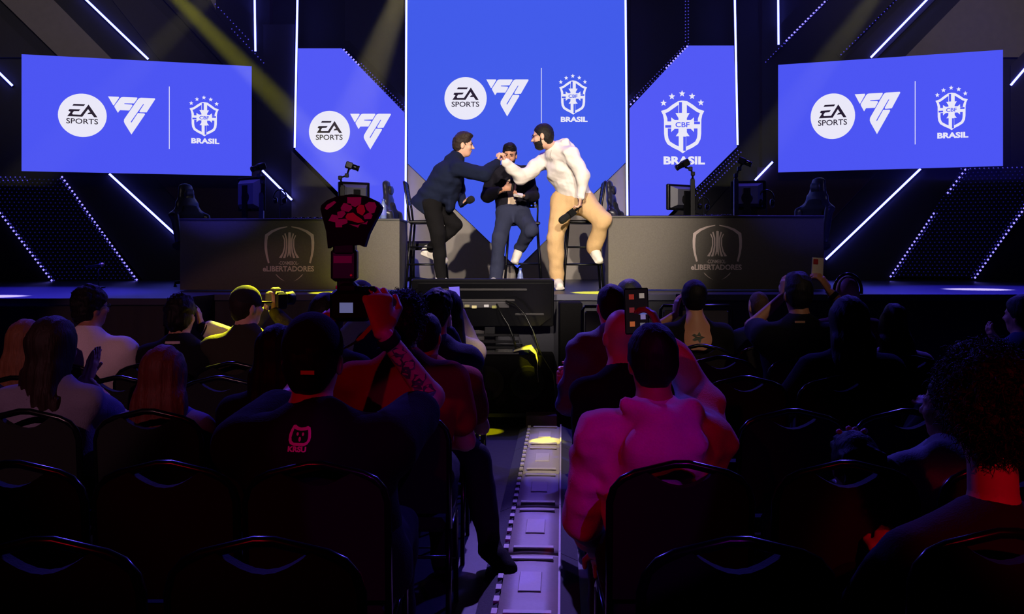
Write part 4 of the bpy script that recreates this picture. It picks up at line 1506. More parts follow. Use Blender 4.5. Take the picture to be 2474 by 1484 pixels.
def monitor(label, px, d, ang, z0, yt, w=0.50):
    x = (px - CX) / F * d
    zt = P(px, yt, d)[2]
    o = V3(x, d, z0)
    R = Rz(ang)
    h = (zt - z0) * 0.80
    t = thing('desk_monitor', label, 'monitor', o, 'gaming monitors on the desks')
    c = V3(x, d, zt - h / 2)
    put('screen_housing', MB().bbox(c, (w / 2, 0.018, h / 2), 0.008, R), M_GLOSS, t)
    put('rear_cover', MB().box(c - R[1] * 0.018 - R[1] * 0.03, (w * 0.42, h * 0.42, 0.03), [R[0], V3(0, 0, 1), -R[1]], 0.72), mat('monitor_back', (74, 74, 88), 0.35), t)
    put('stand_neck', MB().box((c - R[1] * 0.085 + V3(0, 0, -(zt - z0) / 2 + h * 0.30)), (0.035, 0.012, (zt - z0) / 2 - 0.02), R), M_PLASTIC, t)
    put('stand_foot', MB().bbox(V3(x, d, z0 + 0.008) - R[1] * 0.05, (0.12, 0.10, 0.008), 0.004, R), M_PLASTIC, t)
    put('stand_hub', MB().lathe(c - R[1] * 0.075 + V3(0, 0, -h * 0.1), [(0.06, 0), (0.06, 0.012), (0.05, 0.016)], -R[1], 16), M_PLASTIC, t)
    return t


def arm_camera(label, base, path, look):
    t = thing('arm_camera', label, 'camera', base, 'small cameras on arms at the desks')
    pts = [np.asarray(p, float) for p in path]
    put('post', MB().box((pts[0] + pts[1]) / 2, (0.022, 0.022, np.linalg.norm(pts[1] - pts[0]) / 2)), M_STEEL, t)
    put('arm', MB().tube(pts[1:], 0.011, 8), M_STEEL, t, smooth=True)
    for p in pts[1:-1]:
        put('arm_joint', MB().bbox(p, (0.020, 0.018, 0.022), 0.006), M_PLASTIC, t)
    f = unit(look)
    u = unit(np.cross(f, V3(0, 0, 1)))
    v = np.cross(u, f)
    e = pts[-1] + V3(0, 0, 0.04)
    put('camera_body', MB().bbox(e, (0.048, 0.036, 0.034), 0.008, [u, f, v]), M_PLASTIC, t)
    put('lens', MB().lathe(e + f * 0.034, [(0.027, 0), (0.029, 0.02), (0.027, 0.055), (0.031, 0.06), (0.031, 0.075)], f, 14), M_GLOSS, t, smooth=True)
    return t


def headset(label, c, z0, s=1.0):
    c = np.asarray(c, float)
    t = thing('headset', label, 'headset', c - V3(0, 0, 0.09 * s), 'headsets on the desks')
    put('headband', MB().tube([c + V3(0.082 * math.cos(a), 0.01, 0.095 * math.sin(a)) * s for a in np.linspace(-0.2, math.pi + 0.2, 15)], 0.009 * s, 6), M_GLOSS, t, smooth=True)
    for sg in (-1, 1):
        put('ear_cup', MB().lathe(c + V3(sg * 0.085, 0.01, -0.045) * s, [(0.02 * s, 0), (0.042 * s, 0.01), (0.042 * s, 0.03), (0.03 * s, 0.04)], V3(-sg, 0, 0), 14), M_GLOSS, t, smooth=True)
    put('stand', MB().tube([c + V3(0, 0.012, 0.09) * s, V3(c[0], c[1] + 0.012, z0)], 0.006, 6), M_STEEL, t)
    put('boom', MB().tube([c + V3(0.085, 0, -0.06) * s, c + V3(0.06, -0.06, -0.10) * s, c + V3(0.02, -0.08, -0.11) * s], 0.004 * s, 5), M_PLASTIC, t)
    return t


def X(px, d):
    return (px - CX) / F * d


def desk_cam(label, px_post, d, z0, py_post, pts, look):
    base = V3(X(px_post, d), d, z0)
    path = [base, P(px_post, py_post, d)] + [P(a, b, d) for a, b in pts]
    return arm_camera(label, base, path, look)


monitor('angled monitor at the outer end of the left desk, lit blue from above', 608, 9.95, -38, DZ_L, 428, 0.42)
monitor('grey lit monitor at the inner end of the left desk behind the flash', 855, 9.95, 30, DZ_L, 440, 0.34)
monitor('grey lit monitor at the inner end of the right desk', 1645, 9.98, 35, DZ_R, 446, 0.40)
monitor('dark monitor at the outer end of the right desk beside the headset', 1808, 9.98, -22, DZ_R, 437, 0.36)
desk_cam('small camera on a post above the outer monitor of the left desk', 632, 9.82, DZ_L, 470, [(634, 440), (626, 425), (630, 412)], V3(-0.6, -0.6, -0.3))
desk_cam('small camera on a post above the inner monitor of the left desk', 828, 9.85, DZ_L, 452, [(822, 430), (838, 424), (843, 409)], V3(0.9, 0.2, -0.3))
desk_cam('small camera on a post above the inner monitor of the right desk', 1673, 9.86, DZ_R, 436, [(1674, 420), (1668, 408), (1655, 404)], V3(-0.9, -0.2, -0.5))
desk_cam('small camera on a post above the outer monitor of the right desk', 1778, 9.86, DZ_R, 436, [(1778, 424), (1786, 408), (1792, 398)], V3(0.9, -0.2, -0.4))
headset('black headset hanging beside the outer monitor of the left desk', P(676, 476, 9.85), DZ_L, 0.8)
headset('black headset hanging beside the outer monitor of the right desk', P(1852, 480, 9.88), DZ_R, 0.95)
headset('black headset behind the inner monitor of the right desk', P(1700, 492, 9.9), DZ_R, 0.7)
M_CLEAR = mat('clear_plastic', (120, 135, 190), 0.15)


def bottle(label, p, h):
    p = np.asarray(p, float)
    t = thing('water_bottle', label, 'bottle', p)
    put('bottle_body', MB().lathe(p, [(0.030, 0), (0.033, 0.01), (0.033, h * 0.55), (0.028, h * 0.62), (0.030, h * 0.68), (0.013, h * 0.88), (0.013, h * 0.92)], n=16), M_CLEAR, t, smooth=True)
    put('bottle_cap', MB().lathe(p + V3(0, 0, h * 0.92), [(0.015, 0), (0.015, h * 0.08)], n=12), mat('cap_blue', (60, 80, 200), 0.4), t)
    put('bottle_label', MB().lathe(p + V3(0, 0, h * 0.2), [(0.0335, 0), (0.0338, 0.002), (0.0338, h * 0.25), (0.0335, h * 0.252)], n=16), mat('label_blue', (110, 120, 220), 0.5), t, smooth=True)


bottle('clear water bottle standing on the left desk beside the flash', V3(X(926, 9.8), 9.8, DZ_L), 0.21)
bottle('small water bottle standing on the stage floor under the seated man', V3(X(1257, 10.0), 10.0, ZS), 0.22)
for lab, pxs in (('coiled black cables lying on the left desk between the monitors', (690, 780)), ('coiled black cables lying on the right desk between the monitors', (1690, 1770))):
    z0, d = (DZ_L, 9.75) if pxs[0] < 1000 else (DZ_R, 9.85)
    xa, xb = X(pxs[0], d), X(pxs[1], d)
    pts = [V3(xa + (xb - xa) * i / 40, d + 0.03 * math.sin(i * 0.9), z0 + 0.008 + 0.006 * (1 + math.sin(i * 1.7))) for i in range(41)]
    tag(put('cable', MB().tube(pts, 0.006, 5), M_PLASTIC, smooth=True), lab, 'cable')

# low microphone on a short stand, left wing of the stage
t = thing('floor_microphone', 'small microphone on a short stand at the left wing of the stage', 'microphone', (X(238, 10.3), 10.3, ZS))
b = ROOT_LOC[t.name]
put('stand_base', MB().lathe(b, [(0.07, 0), (0.07, 0.012), (0.02, 0.02)], n=16), M_STEEL, t)
put('stand_pole', MB().tube([b + V3(0, 0, 0.01), b + V3(0, 0, 0.24)], 0.008, 8), M_STEEL, t, smooth=True)
put('microphone_body', MB().tube([b + V3(-0.14, 0, 0.225), b + V3(0.0, 0, 0.245), b + V3(0.03, 0, 0.25)], [0.012, 0.014, 0.022], 10), M_STEEL, t, smooth=True)
put('microphone_grille', MB().lathe(b + V3(0.02, 0, 0.249), [(0.012, 0), (0.024, 0.012), (0.02, 0.034), (0.008, 0.042)], V3(1, 0, 0.15), 12), mat('mic_grille', (190, 170, 120), 0.4, 0.8), t, smooth=True)


# ------------------------------------------------------------------ below the stage: monitor on its stand, subwoofer, cases
TD = 8.46
xl, xr = X(996, TD), X(1338, TD)
t = thing('confidence_monitor', 'large black television seen from behind below the stage edge', 'television', ((xl + xr) / 2, TD, 0.62))
cx, hw = (xl + xr) / 2, (xr - xl) / 2
zt, zb = P(0, 672, TD - 0.06)[2], P(0, 790, TD + 0.06)[2]
lean = 0.12
up = unit(V3(0, -lean, zt - zb))
nb_ = unit(V3(0, -(zt - zb), -lean))           # towards the audience
cen = V3(cx, TD, (zt + zb) / 2)
hh = (zt - zb) / 2
RT = [V3(1, 0, 0), nb_, up]
put('panel_housing', MB().bbox(cen, (hw, 0.022, hh), 0.01, RT), M_PLASTIC, t)
# stepped rear cover with chamfered lower corners
lp = [(-hw * 0.9, hh * 0.86), (hw * 0.96, hh * 0.86), (hw * 0.96, -hh * 0.55), (hw * 0.80, -hh * 0.92), (-hw * 0.8, -hh * 0.92), (-hw * 0.9, -hh * 0.5)]
put('rear_cover', MB().prism([cen + V3(a, 0, 0) + up * b + nb_ * 0.022 for a, b in lp], nb_ * 0.025), M_GLOSS, t)
M_EDGE = mat('grey_edge', (80, 78, 80), 0.25, 0.4)
for zz, wa, wb in ((0.62, -0.62, 0.62), (0.18, -0.55, 0.45), (-0.42, 0.45, 0.86)):
    put('cover_ridge', MB().bbox(cen + up * hh * zz + nb_ * 0.05 + V3(hw * (wa + wb) / 2, 0, 0), (hw * (wb - wa) / 2, 0.006, 0.010), 0.004, RT), M_EDGE, t)
put('port_recess', MB().bbox(cen - up * hh * 0.02 + nb_ * 0.048 + V3(-hw * 0.05, 0, 0), (hw * 0.42, 0.006, 0.028), 0.004, RT), mat('recess_grey', (64, 62, 66), 0.5), t)
for k, (a, c) in enumerate(((-0.22, (150, 145, 110)), (-0.12, (220, 210, 160)), (0.05, (200, 200, 205)), (0.16, (150, 150, 90)))):
    put('plug', MB().bbox(cen - up * hh * (0.05 + 0.04 * (k % 2)) + nb_ * 0.062 + V3(hw * a, 0, 0), (0.022, 0.008, 0.012), 0.003, RT), mat('plug_%d' % k, c, 0.4), t)
put('stand_neck', MB().bbox(V3(cx + 0.06, TD + 0.06, 0.76), (0.05, 0.025, 0.15), 0.01), M_STEEL, t)
put('stand_base', MB().bbox(V3(cx + 0.05, TD - 0.0, 0.617), (0.27, 0.14, 0.012), 0.006), M_EDGE, t)
for zz in (0.66, 0.71, 0.77):
    put('stand_bar', MB().bbox(V3(cx + 0.05, TD - 0.05, zz), (0.27, 0.012, 0.011), 0.004), M_STEEL, t)

SW = (X(1108, 8.3), X(1340, 8.3))
M_SUB = mat('subwoofer_paint', (9, 8, 10), 0.8, 0, 0.3, 120, 0.2, 0.1)
t = thing('subwoofer', 'black subwoofer cabinet on the floor under the television', 'speaker', ((SW[0] + SW[1]) / 2, 8.45, 0))
put('cabinet', MB().bbox(V3((SW[0] + SW[1]) / 2, 8.48, 0.30), ((SW[1] - SW[0]) / 2, 0.17, 0.30), 0.012), M_SUB, t)
for sx_ in (0.30, 0.72):
    c = V3(SW[0] + (SW[1] - SW[0]) * sx_, 8.308, 0.36)
    put('speaker_cone', MB().lathe(c, [(0.15, 0.0), (0.155, 0.012), (0.14, 0.014), (0.06, -0.02), (0.04, -0.015), (0.0, -0.01)], V3(0, -1, 0), 28), mat('cone_grey', (10, 9, 11), 0.7, spec=0.15), t, smooth=True)
put('grille_bar', MB().bbox(V3((SW[0] + SW[1]) / 2, 8.30, 0.08), ((SW[1] - SW[0]) / 2 - 0.03, 0.006, 0.02), 0.004), M_PLASTIC, t)

# pale cloth over the corner of the subwoofer
def strip(path, widths, wdir, thick=0.008):
    mb = MB()
    pts = [np.asarray(p, float) for p in path]
    vs = []
    for p, w in zip(pts, widths):
        for s_ in (-1, 1):
            vs.append(p + np.asarray(wdir) * w * s_)
    n = len(pts)
    up_ = V3(0, 0, 1)
    vs2 = [v - V3(0.25, 0, 1) * thick for v in vs]
    o = len(vs)
    fs = []
    for i in range(n - 1):
        a, b, c, d = 2 * i, 2 * i + 1, 2 * i + 3, 2 * i + 2
        fs += [(a, b, c, d), (a + o, d + o, c + o, b + o), (a, d, d + o, a + o), (b, b + o, c + o, c)]
    fs += [(0, o, o + 1, 1), (2 * n - 2, 2 * n - 1, 2 * n - 1 + o, 2 * n - 2 + o)]
    return mb.add(vs + vs2, fs)


tag(put('cloth', strip([P(1242, 846, 8.31), P(1262, 840, 8.29), P(1282, 838, 8.26), P(1296, 850, 8.24), P(1300, 872, 8.24), P(1299, 892, 8.25), P(1301, 922, 8.26)],
                       [0.020, 0.030, 0.036, 0.030, 0.020, 0.008, 0.005], unit(V3(0.35, 1, 0.5))), cloth('pale_cloth', (200, 190, 150)), smooth=True),
    'pale cloth lit yellow draped over the corner of the subwoofer', 'cloth')
tag(put('junction_box', MB().bbox(V3(X(1258, 8.4), 8.40, 0.622), (0.07, 0.04, 0.02), 0.006), mat('box_blue', (30, 40, 140), 0.4)), 'small blue connector box on top of the subwoofer', 'box')
for lab, pts in (('black cable curving from the television back down past the subwoofer', [(1222, 728, 8.36), (1245, 735, 8.30), (1268, 760, 8.26), (1288, 800, 8.22), (1302, 845, 8.2), (1318, 872, 8.2), (1338, 905, 8.22), (1345, 970, 8.2)]),
                 ('thin black cable hanging from the middle of the television back', [(1200, 735, 8.36), (1212, 760, 8.3), (1228, 785, 8.28), (1240, 815, 8.27), (1246, 840, 8.27)])):
    ctrl = [P(*p) for p in pts]
    tag(put('cable', MB().tube(ctrl, 0.009, 6), mat('cable_black', (12, 12, 14), 0.35), smooth=True), lab, 'cable')
tag(put('flight_case', MB().bbox(V3(X(1378, 8.5), 8.52, 0.53), (0.10, 0.15, 0.53), 0.01), M_SUB), 'tall black case standing right of the subwoofer', 'case')
tag(put('wooden_step', MB().bbox(V3(X(1308, 8.1), 8.15, 0.06), (0.13, 0.10, 0.06), 0.006), mat('step_wood', (84, 66, 56), 0.7, 0, 0.1, 40, 0.2)), 'low brown wooden step at the end of the cable ramp', 'step')

# ------------------------------------------------------------------ cable ramp in the aisle, one thing per segment
RA, RB = V3(0.053, 4.01, 0), V3(0.267, 8.41, 0)
rd = unit(RB - RA)
rs_ = V3(rd[1], -rd[0], 0)
M_LID = mat('ramp_lid', (176, 166, 152), 0.55, 0, 0.1, 60, 0.1)
M_LID2 = mat('ramp_lid_pale', (196, 186, 172), 0.5, 0, 0.1, 60, 0.08)
M_RAMP = mat('ramp_rubber', (52, 50, 54), 0.8, 0, 0.2, 80, 0.2)
SEG = 0.85
PITCHES = 8
ORD = ['first', 'second', 'third', 'fourth', 'fifth', 'sixth', 'seventh', 'eighth']


def ramp_segment():
    """local: x across, y along (0..SEG)"""
    t = thing('cable_ramp', 'segment', 'cable ramp', (0, 0, 0))
    hw_, n = 0.122, 16
    prof = lambda y: 0.040 + 0.003 * math.cos(2 * math.pi * y / SEG * 4) * (abs(y / SEG - 0.5) > 0.18)
    vs, fs = [], []
    for i in range(n + 1):
        y = 0.012 + (SEG - 0.024) * i / n
        for j in range(5):
            x = -hw_ + 2 * hw_ * j / 4
            vs.append((x, y, prof(y) + 0.006 * (1 - ((j - 2) / 2) ** 2) - (0.012 if i in (0, n) else 0)))
    m = len(vs)
    vs += [(v[0], v[1], 0.003) for v in vs]
    for i in range(n):
        for j in range(4):
            a = i * 5 + j
            fs += [(a, a + 1, a + 6, a + 5)]
    for i in range(n):
        for j in (0, 4):
            a = i * 5 + j
            fs.append((a, a + 5, a + 5 + m, a + m) if j == 0 else (a + 5, a, a + m, a + 5 + m))
    for j in range(4):
        fs.append((j, j + m, j + 1 + m, j + 1))
        a = n * 5 + j
        fs.append((a + 1, a + 1 + m, a + m, a))
    put('lid', MB().add(vs, fs), M_LID, t, smooth=True)
    put('lid_patch', MB().bbox((0.0, SEG * 0.5, 0.0455), (0.050, 0.125, 0.006), 0.003), M_LID2, t)
    for y in (0.06, 0.74):
        put('lid_ridge', MB().bbox((0.0, y, 0.05), (0.10, 0.020, 0.004), 0.003), M_LID2, t)
    for sg in (-1, 1):
        a, b = sg * (hw_ + 0.004), sg * (hw_ + 0.095)
        put('side_ramp', MB().prism([(a, 0, 0), (b, 0, 0.0), (b, 0, 0.006), (a, 0, 0.044)], (0, SEG - 0.006, 0)), M_RAMP, t)
    for k in range(6):
        put('connector_tooth', MB().box((-hw_ - 0.012, 0.07 + k * 0.14, 0.045), (0.012, 0.03, 0.006)), M_LID2, t)
    put('edge_strip', MB().box((hw_ + 0.006, SEG / 2, 0.046), (0.005, SEG / 2 - 0.003, 0.006)), M_LID2, t)
    return t


proto = ramp_segment()
for i in range(6):
    o = proto if i == 0 else copy_tree(proto)
    o.location = tuple(RA + rd * (8.02 - 4.01 - SEG * (i + 1)) + V3(0, 0, 0.001))
    o.rotation_euler = (0, 0, math.atan2(-rd[0], rd[1]))
    o['label'] = 'pale aisle cable ramp segment, %s counted from the stage' % ORD[i]
    o['group'] = 'cable ramp segments in the aisle'
tag(put('cable', MB().tube([V3(0.02, 5.2, 0.012), V3(0.3, 5.25, 0.012), V3(0.42, 5.3, 0.01), V3(0.55, 5.1, 0.01), V3(0.75, 5.12, 0.01)], 0.008, 6), mat('cable_black', (12, 12, 14), 0.35), smooth=True),
    'black cable lying on the floor right of the aisle ramp', 'cable')

# ------------------------------------------------------------------ audience chairs
M_FRAME = mat('chair_frame', (16, 16, 20), 0.22, 0.3)
M_UPH = mat('chair_upholstery', (15, 12, 14), 0.9, 0, 0.2, 150, 0.15)


def chair_back_path(w, zb, zt, y0, lean):
    def p(x, z):
        return V3(x, y0 - lean * (z - zb), z)

    pts = [p(-w, zb), p(-w, zt - 0.11), p(-w + 0.010, zt - 0.075), p(-w + 0.035, zt - 0.045), p(-w + 0.07, zt - 0.028), p(-0.02, zt - 0.001), p(0.02, zt - 0.001),
           p(w - 0.07, zt - 0.028), p(w - 0.035, zt - 0.045), p(w - 0.010, zt - 0.075), p(w, zt - 0.11), p(w, zb)]
    return pts, p


def make_chair():
    """local: seat front towards +y, back frame at y = 0"""
    t = thing('audience_chair', 'chair', 'chair', (0, 0, 0))
    w, zt = 0.202, 0.895
    pts, p = chair_back_path(w, 0.44, zt, 0.03, 0.08)
    put('back_frame', MB().tube(pts, 0.0125, 8), M_FRAME, t, smooth=True)
    ins = [(-w + 0.008, 0.50), (-w + 0.008, zt - 0.11), (-w + 0.02, zt - 0.068), (-w + 0.045, zt - 0.048), (-0.105, zt - 0.024)]
    n = 8
    slot = [(-0.10 + 0.2 * i / n, zt - 0.022 - 0.046 * math.sin(math.pi * i / n)) for i in range(n + 1)]
    lp = ins + slot + [(-x, z) for x, z in reversed(ins)]
    put('back_pad', MB().prism([p(x, z) + V3(0, -0.012, 0) for x, z in lp], (0, 0.034, 0)), M_UPH, t)
    put('seat', MB().bbox((0, 0.245, 0.445), (0.205, 0.205, 0.028), 0.02), M_UPH, t)
    for sg in (-1, 1):
        put('leg', MB().tube([(sg * w, 0.04, 0.46), (sg * w, 0.02, 0.25), (sg * w, -0.03, 0.0)], 0.011, 8), M_FRAME, t, smooth=True)
        put('leg', MB().tube([(sg * w, 0.06, 0.40), (sg * w, 0.40, 0.415), (sg * w, 0.43, 0.39), (sg * w, 0.45, 0.0)], 0.011, 8), M_FRAME, t, smooth=True)
    put('stretcher', MB().tube([(-w, 0.43, 0.2), (w, 0.43, 0.2)], 0.008, 6), M_FRAME, t, smooth=True)
    return t


CH = make_chair()
CH_USED = []


def chair(x, d, label, ang=0):
    o = CH if not CH_USED else copy_tree(CH)
    CH_USED.append(1)
    o.location = (x, d, 0)
    o.rotation_euler = (0, 0, math.radians(ang))
    o['label'] = label
    o['group'] = 'black banquet chairs of the audience'
    return o


for x, d, lab in (
        (-0.528, 2.0, 'empty nearest-row chair in front of the camera, directly behind the photographer'),
        (-0.99, 2.0, 'empty nearest-row chair at the bottom left picture corner'),
        (0.466, 2.0, 'empty nearest-row chair right of the aisle at the bottom edge'),
        (1.06, 2.06, 'nearest-row chair under the curly-haired person at the right edge'),
        (-0.57, 2.72, 'chair of the photographer with the flash'),
        (-1.005, 2.73, 'empty second-row chair left of the photographer'),
        (-1.44, 2.73, 'empty second-row chair at the left picture edge'),
        (0.472, 2.73, 'chair right behind the pink-lit hoodie'),
        (0.947, 2.73, 'second-row chair of the small child with braids'),
        (1.42, 2.73, 'second-row chair hidden behind the big curly head'),
        (-1.40, 3.63, 'chair of the woman with straight reddish hair'),
        (-1.87, 3.63, 'chair of the long-haired woman at the left edge'),
        (-0.93, 3.63, 'chair left of and beyond the photographer'),
        (-0.46, 3.63, 'aisle chair under the curly-haired person in the red shirt'),
        (1.054, 3.63, 'empty chair two rows beyond the beaded braids'),
        (1.49, 3.63, 'empty chair left of the big curly head, third row'),
        (0.60, 3.63, 'third-row aisle chair hidden by the pink-lit hoodie'),
        (-0.46, 4.6, 'aisle chair of the smaller person in dark red'),
        (-0.96, 4.6, 'fourth-row chair in front of the photographer'),
        (-1.43, 4.6, 'empty fourth-row chair right of the reddish-haired woman'),
        (-1.92, 4.6, 'empty fourth-row chair beside the raised clapping hands'),
        (-2.42, 4.6, 'fourth-row chair of the woman at the far left edge'),
        (0.54, 4.6, 'fourth-row aisle chair of the man in the blue-grey jacket'),
        (1.106, 4.6, 'empty fourth-row chair left of the woman with long brown hair'),
        (1.566, 4.6, 'chair of the woman with long brown hair in black'),
        (2.26, 4.6, 'fourth-row chair beyond the big curly head'),
        (-0.46, 5.35, 'aisle chair of the person in the navy jacket with phone'),
        (-0.93, 5.3, 'fifth-row chair of the person half hidden by the camera'),
        (-1.55, 5.2, 'chair of the capped man with the camera'),
        (-1.99, 5.2, 'chair of the man in the varsity jacket'),
        (-2.50, 5.2, 'chair of the man in the white shirt'),
        (1.18, 5.5, 'empty fifth-row chair below the tattooed back'),
        (1.66, 5.5, 'chair of the man in the dark polo shirt'),
        (2.28, 5.5, 'chair of the woman with wavy hair'),
        (0.66, 5.5, 'fifth-row aisle chair of the man with shaved head'),
        (1.20, 6.2, 'chair of the person with the tattooed bare back'),
        (1.64, 6.2, 'front chair of the child with cropped hair'),
        (2.18, 6.2, 'front chair of the bald man'),
        (-0.42, 6.15, 'front aisle chair of the woman filming with her phone'),
        (2.98, 5.5, 'chair of the man at the far right edge')):
    chair(x, d, lab)


def square_chair(label, px0, px1, top, d):
    a, b = P(px0, top, d), P(px1, top, d)
    c = (a + b) / 2
    w = (b[0] - a[0]) / 2
    o = V3(c[0], d, 0)
    t = thing('square_chair', label, 'chair', o, 'tall square backed chairs at the front')
    zt_ = a[2]
    put('back_frame', MB().tube([o + V3(*p) for p in ((-w, 0, 0.45), (-w, -0.04, zt_ - 0.03), (-w + 0.02, -0.045, zt_), (w - 0.02, -0.045, zt_), (w, -0.04, zt_ - 0.03), (w, 0, 0.45))], 0.012, 8), M_FRAME, t, smooth=True)
    put('back_pad', MB().bbox(o + V3(0, -0.03, 0.45 + (zt_ - 0.45) / 2), (w - 0.02, 0.012, (zt_ - 0.45) / 2 - 0.035), 0.01), mat('square_pad', (44, 40, 44), 0.6), t)
    put('seat', MB().bbox(o + V3(0, 0.24, 0.45), (w, 0.22, 0.03), 0.02), M_UPH, t)
    for sg in (-1, 1):
        for y in (0.0, 0.44):
            put('leg', MB().tube([o + V3(sg * w, y, 0.45), o + V3(sg * w, y, 0)], 0.012, 8), M_FRAME, t, smooth=True)
    return t


square_chair('tall square-backed chair left of the shaved head at the front', 1406, 1512, 740, 7.1)
square_chair('tall square-backed chair around the person with bare back', 1594, 1764, 738, 7.1)


# ------------------------------------------------------------------ the audience
def top_(nm, rgb, **k):
    return dict(m=cloth(nm, rgb), **k)


BLACK_T = ('black_tee', (16, 16, 20))
TRO = dict(m=cloth('dark_trousers', (24, 25, 34)))
SHO = cloth('dark_shoes', (24, 22, 26))
DK = (18, 14, 14)


def ring(b, nm, w, ax, r, h, m):
    ax = unit(ax)
    put(nm, MB().lathe(w - ax * h / 2, [(r, 0), (r + 0.003, 0.003), (r + 0.003, h - 0.003), (r, h)], ax, 16), m, b['obj'], smooth=True)


def slab_rect(mb, c, u, v, n, w, h):
    return mb.add([c - u * w - v * h + n, c + u * w - v * h + n, c + u * w + v * h + n, c - u * w + v * h + n], [(0, 1, 2, 3)])


def phone(label, c, up, out, w=0.037, h=0.078, body=(20, 20, 24), screen=None, lens=False):
    """out: the way the lit or printed side faces"""
    c = np.asarray(c, float)
    n = unit(out)
    v = unit(np.asarray(up, float) - n * np.dot(up, n))
    u = np.cross(v, n)
    t = thing('smartphone', label, 'phone', c - v * h)
    put('phone_body', MB().bbox(c, (w, 0.0045, h), 0.004, [u, n, v]), mat('phone_%d_%d_%d' % body, body, 0.3), t)
    if screen:
        put('phone_screen', slab_rect(MB(), c, u, v, n * 0.0052, w * 0.92, h * 0.94), emat('phone_glow_%d_%d_%d' % screen, lin(screen), 1.0), t, fix=False)
    if lens:
        put('camera_bump', MB().bbox(c + v * h * 0.62 + u * w * -0.4 + n * 0.005, (w * 0.42, 0.003, w * 0.45), 0.002, [u, n, v]), mat('bump_red', (150, 40, 50), 0.3), t)
    return t, u, v, n


from mathutils.bvhtree import BVHTree
# -- photographer with flash
WRP = P(928, 806, 3.12)
b = seated('broad photographer in black cap and black shirt raising a camera with flash', 757, 752, 2.98, 'mid', ('short', DK, {}),
           [top_(*BLACK_T, sleeve=0.5, g=0.022, hem=0.2)], TRO, SHO, s=1.12, bulk=1.30, hs=1.12, yaw=-4, handR=WRP, poleR=(0.5, 0.25, -1), handL=P(790, 770, 3.36), poleL=(-0.1, 0.3, -1),
           seat_x=-0.56, cap_=dict(m=cloth('cap_black', (17, 16, 20))), vox=0.014, hvox=0.007,
           hands=dict(R=dict(f=V3(-0.22, 0.25, 1), n=V3(-0.6, 0.8, 0), curl=0.85, thumb=0.5, side=-1, k=1.25), L=dict(f=V3(0.5, 0.4, 0.5), n=V3(0, 0, 1), curl=0.8)))
J = b['J']
ring(b, 'wristband', J['wrR'] + (J['elR'] - J['wrR']) * 0.10, J['elR'] - J['wrR'], 0.035, 0.035, cloth('band_black', (20, 20, 24)))
bvb = BVHTree.FromPolygons([v.co + Vector(b['base']) for v in b['obj'].data.vertices], [tuple(p.vertices) for p in b['obj'].data.polygons])
INK = mat('tattoo_ink', (70, 84, 70), 0.6)
rs0 = np.random.RandomState(4)
for k in range(7):
    c0 = J['elR'] + (J['wrR'] - J['elR']) * (0.12 + 0.1 * k) + V3(0.012 * (-1) ** k, 0, 0)
    lp = []
    for a in np.linspace(0, 2 * math.pi, 12)[:-1]:
        r = 0.020 * (0.6 + 0.8 * rs0.rand())
        h = bvb.ray_cast(Vector((c0[0] + r * math.cos(a), c0[1] - 0.3, c0[2] + r * math.sin(a))), Vector((0, 1, 0)))
        if h[0] is not None and abs(h[0].y - c0[1]) < 0.08:
            lp.append(np.array(h[0]) - V3(0, 0.003, 0))
    if len(lp) > 4:
        put('tattoo', MB().poly([lp]), INK, b['obj'], fix=False)
T = b['T']
put('cap_tag', MB().box(T(0.018, -0.117, -0.018), (0.021, 0.002, 0.006), [b['R'][0], b['R'][1], b['R'][2]]), mat('tag_red', (220, 50, 50), 0.5), b['obj'])
# emblem printed on the back of the shirt: outlined head with two ears, lettering below
EMB = mat('shirt_print', (215, 60, 160), 0.7)
pl = Plane((0, 0, 0), (1, 0, 0), (0, -1, 0))
ec = P(720, 1062, 2.80)


def on_back(u, v, off=0.0):
    """drop a drawing point onto the curved back of the shirt"""
    return V3(ec[0] + u, 0, ec[2] + v)


shirt = [o for o in b['obj'].children if o.name.startswith('shirt')][0]
bv = BVHTree.FromPolygons([v.co + Vector(b['base']) for v in shirt.data.vertices], [tuple(p.vertices) for p in shirt.data.polygons])


def onto(u, v):
    h = bv.ray_cast(Vector((ec[0] + u, 1.0, ec[2] + v)), Vector((0, 1, 0)))
    y = h[0].y if h[0] is not None else 2.8
    return V3(ec[0] + u, y - 0.003, ec[2] + v)


def emb_pt(x, y):
    k = 2.80 / F * 80 / 1484
    return onto((x - 740) * k, -(y - 740) * k)


outer = [(390, 220), (500, 205), (600, 280), (760, 320), (950, 290), (1070, 240), (1180, 300), (1225, 450), (1255, 700), (1230, 850), (1120, 1000), (950, 1075), (500, 1075), (300, 1000), (215, 850), (215, 620), (300, 380)]
innr = [(430, 370), (560, 430), (760, 450), (960, 430), (1080, 400), (1110, 550), (1120, 760), (1080, 880), (960, 950), (480, 950), (370, 870), (335, 740), (370, 560)]
e = MB()
e.poly([[emb_pt(*p) for p in outer], [emb_pt(*p) for p in reversed(innr)]])
put('emblem_outline', e, EMB, b['obj'], fix=False)
e = MB()
for cx_, cy_, rx, ry in ((610, 590, 55, 75), (865, 590, 55, 75), (735, 800, 60, 100)):
    e.poly([[emb_pt(cx_ + rx * math.cos(a), cy_ + ry * math.sin(a)) for a in np.linspace(0, 2 * math.pi, 11)[:-1]]])
put('emblem_face', e, EMB, b['obj'], fix=False)
e = MB()
tv, tf = text_mesh('KRSU', 0.05)
e.add([emb_pt(230 + 860 * a, 1330 - 240 * c_) for a, c_ in tv], tf)
put('emblem_word', e, EMB, b['obj'], fix=False)

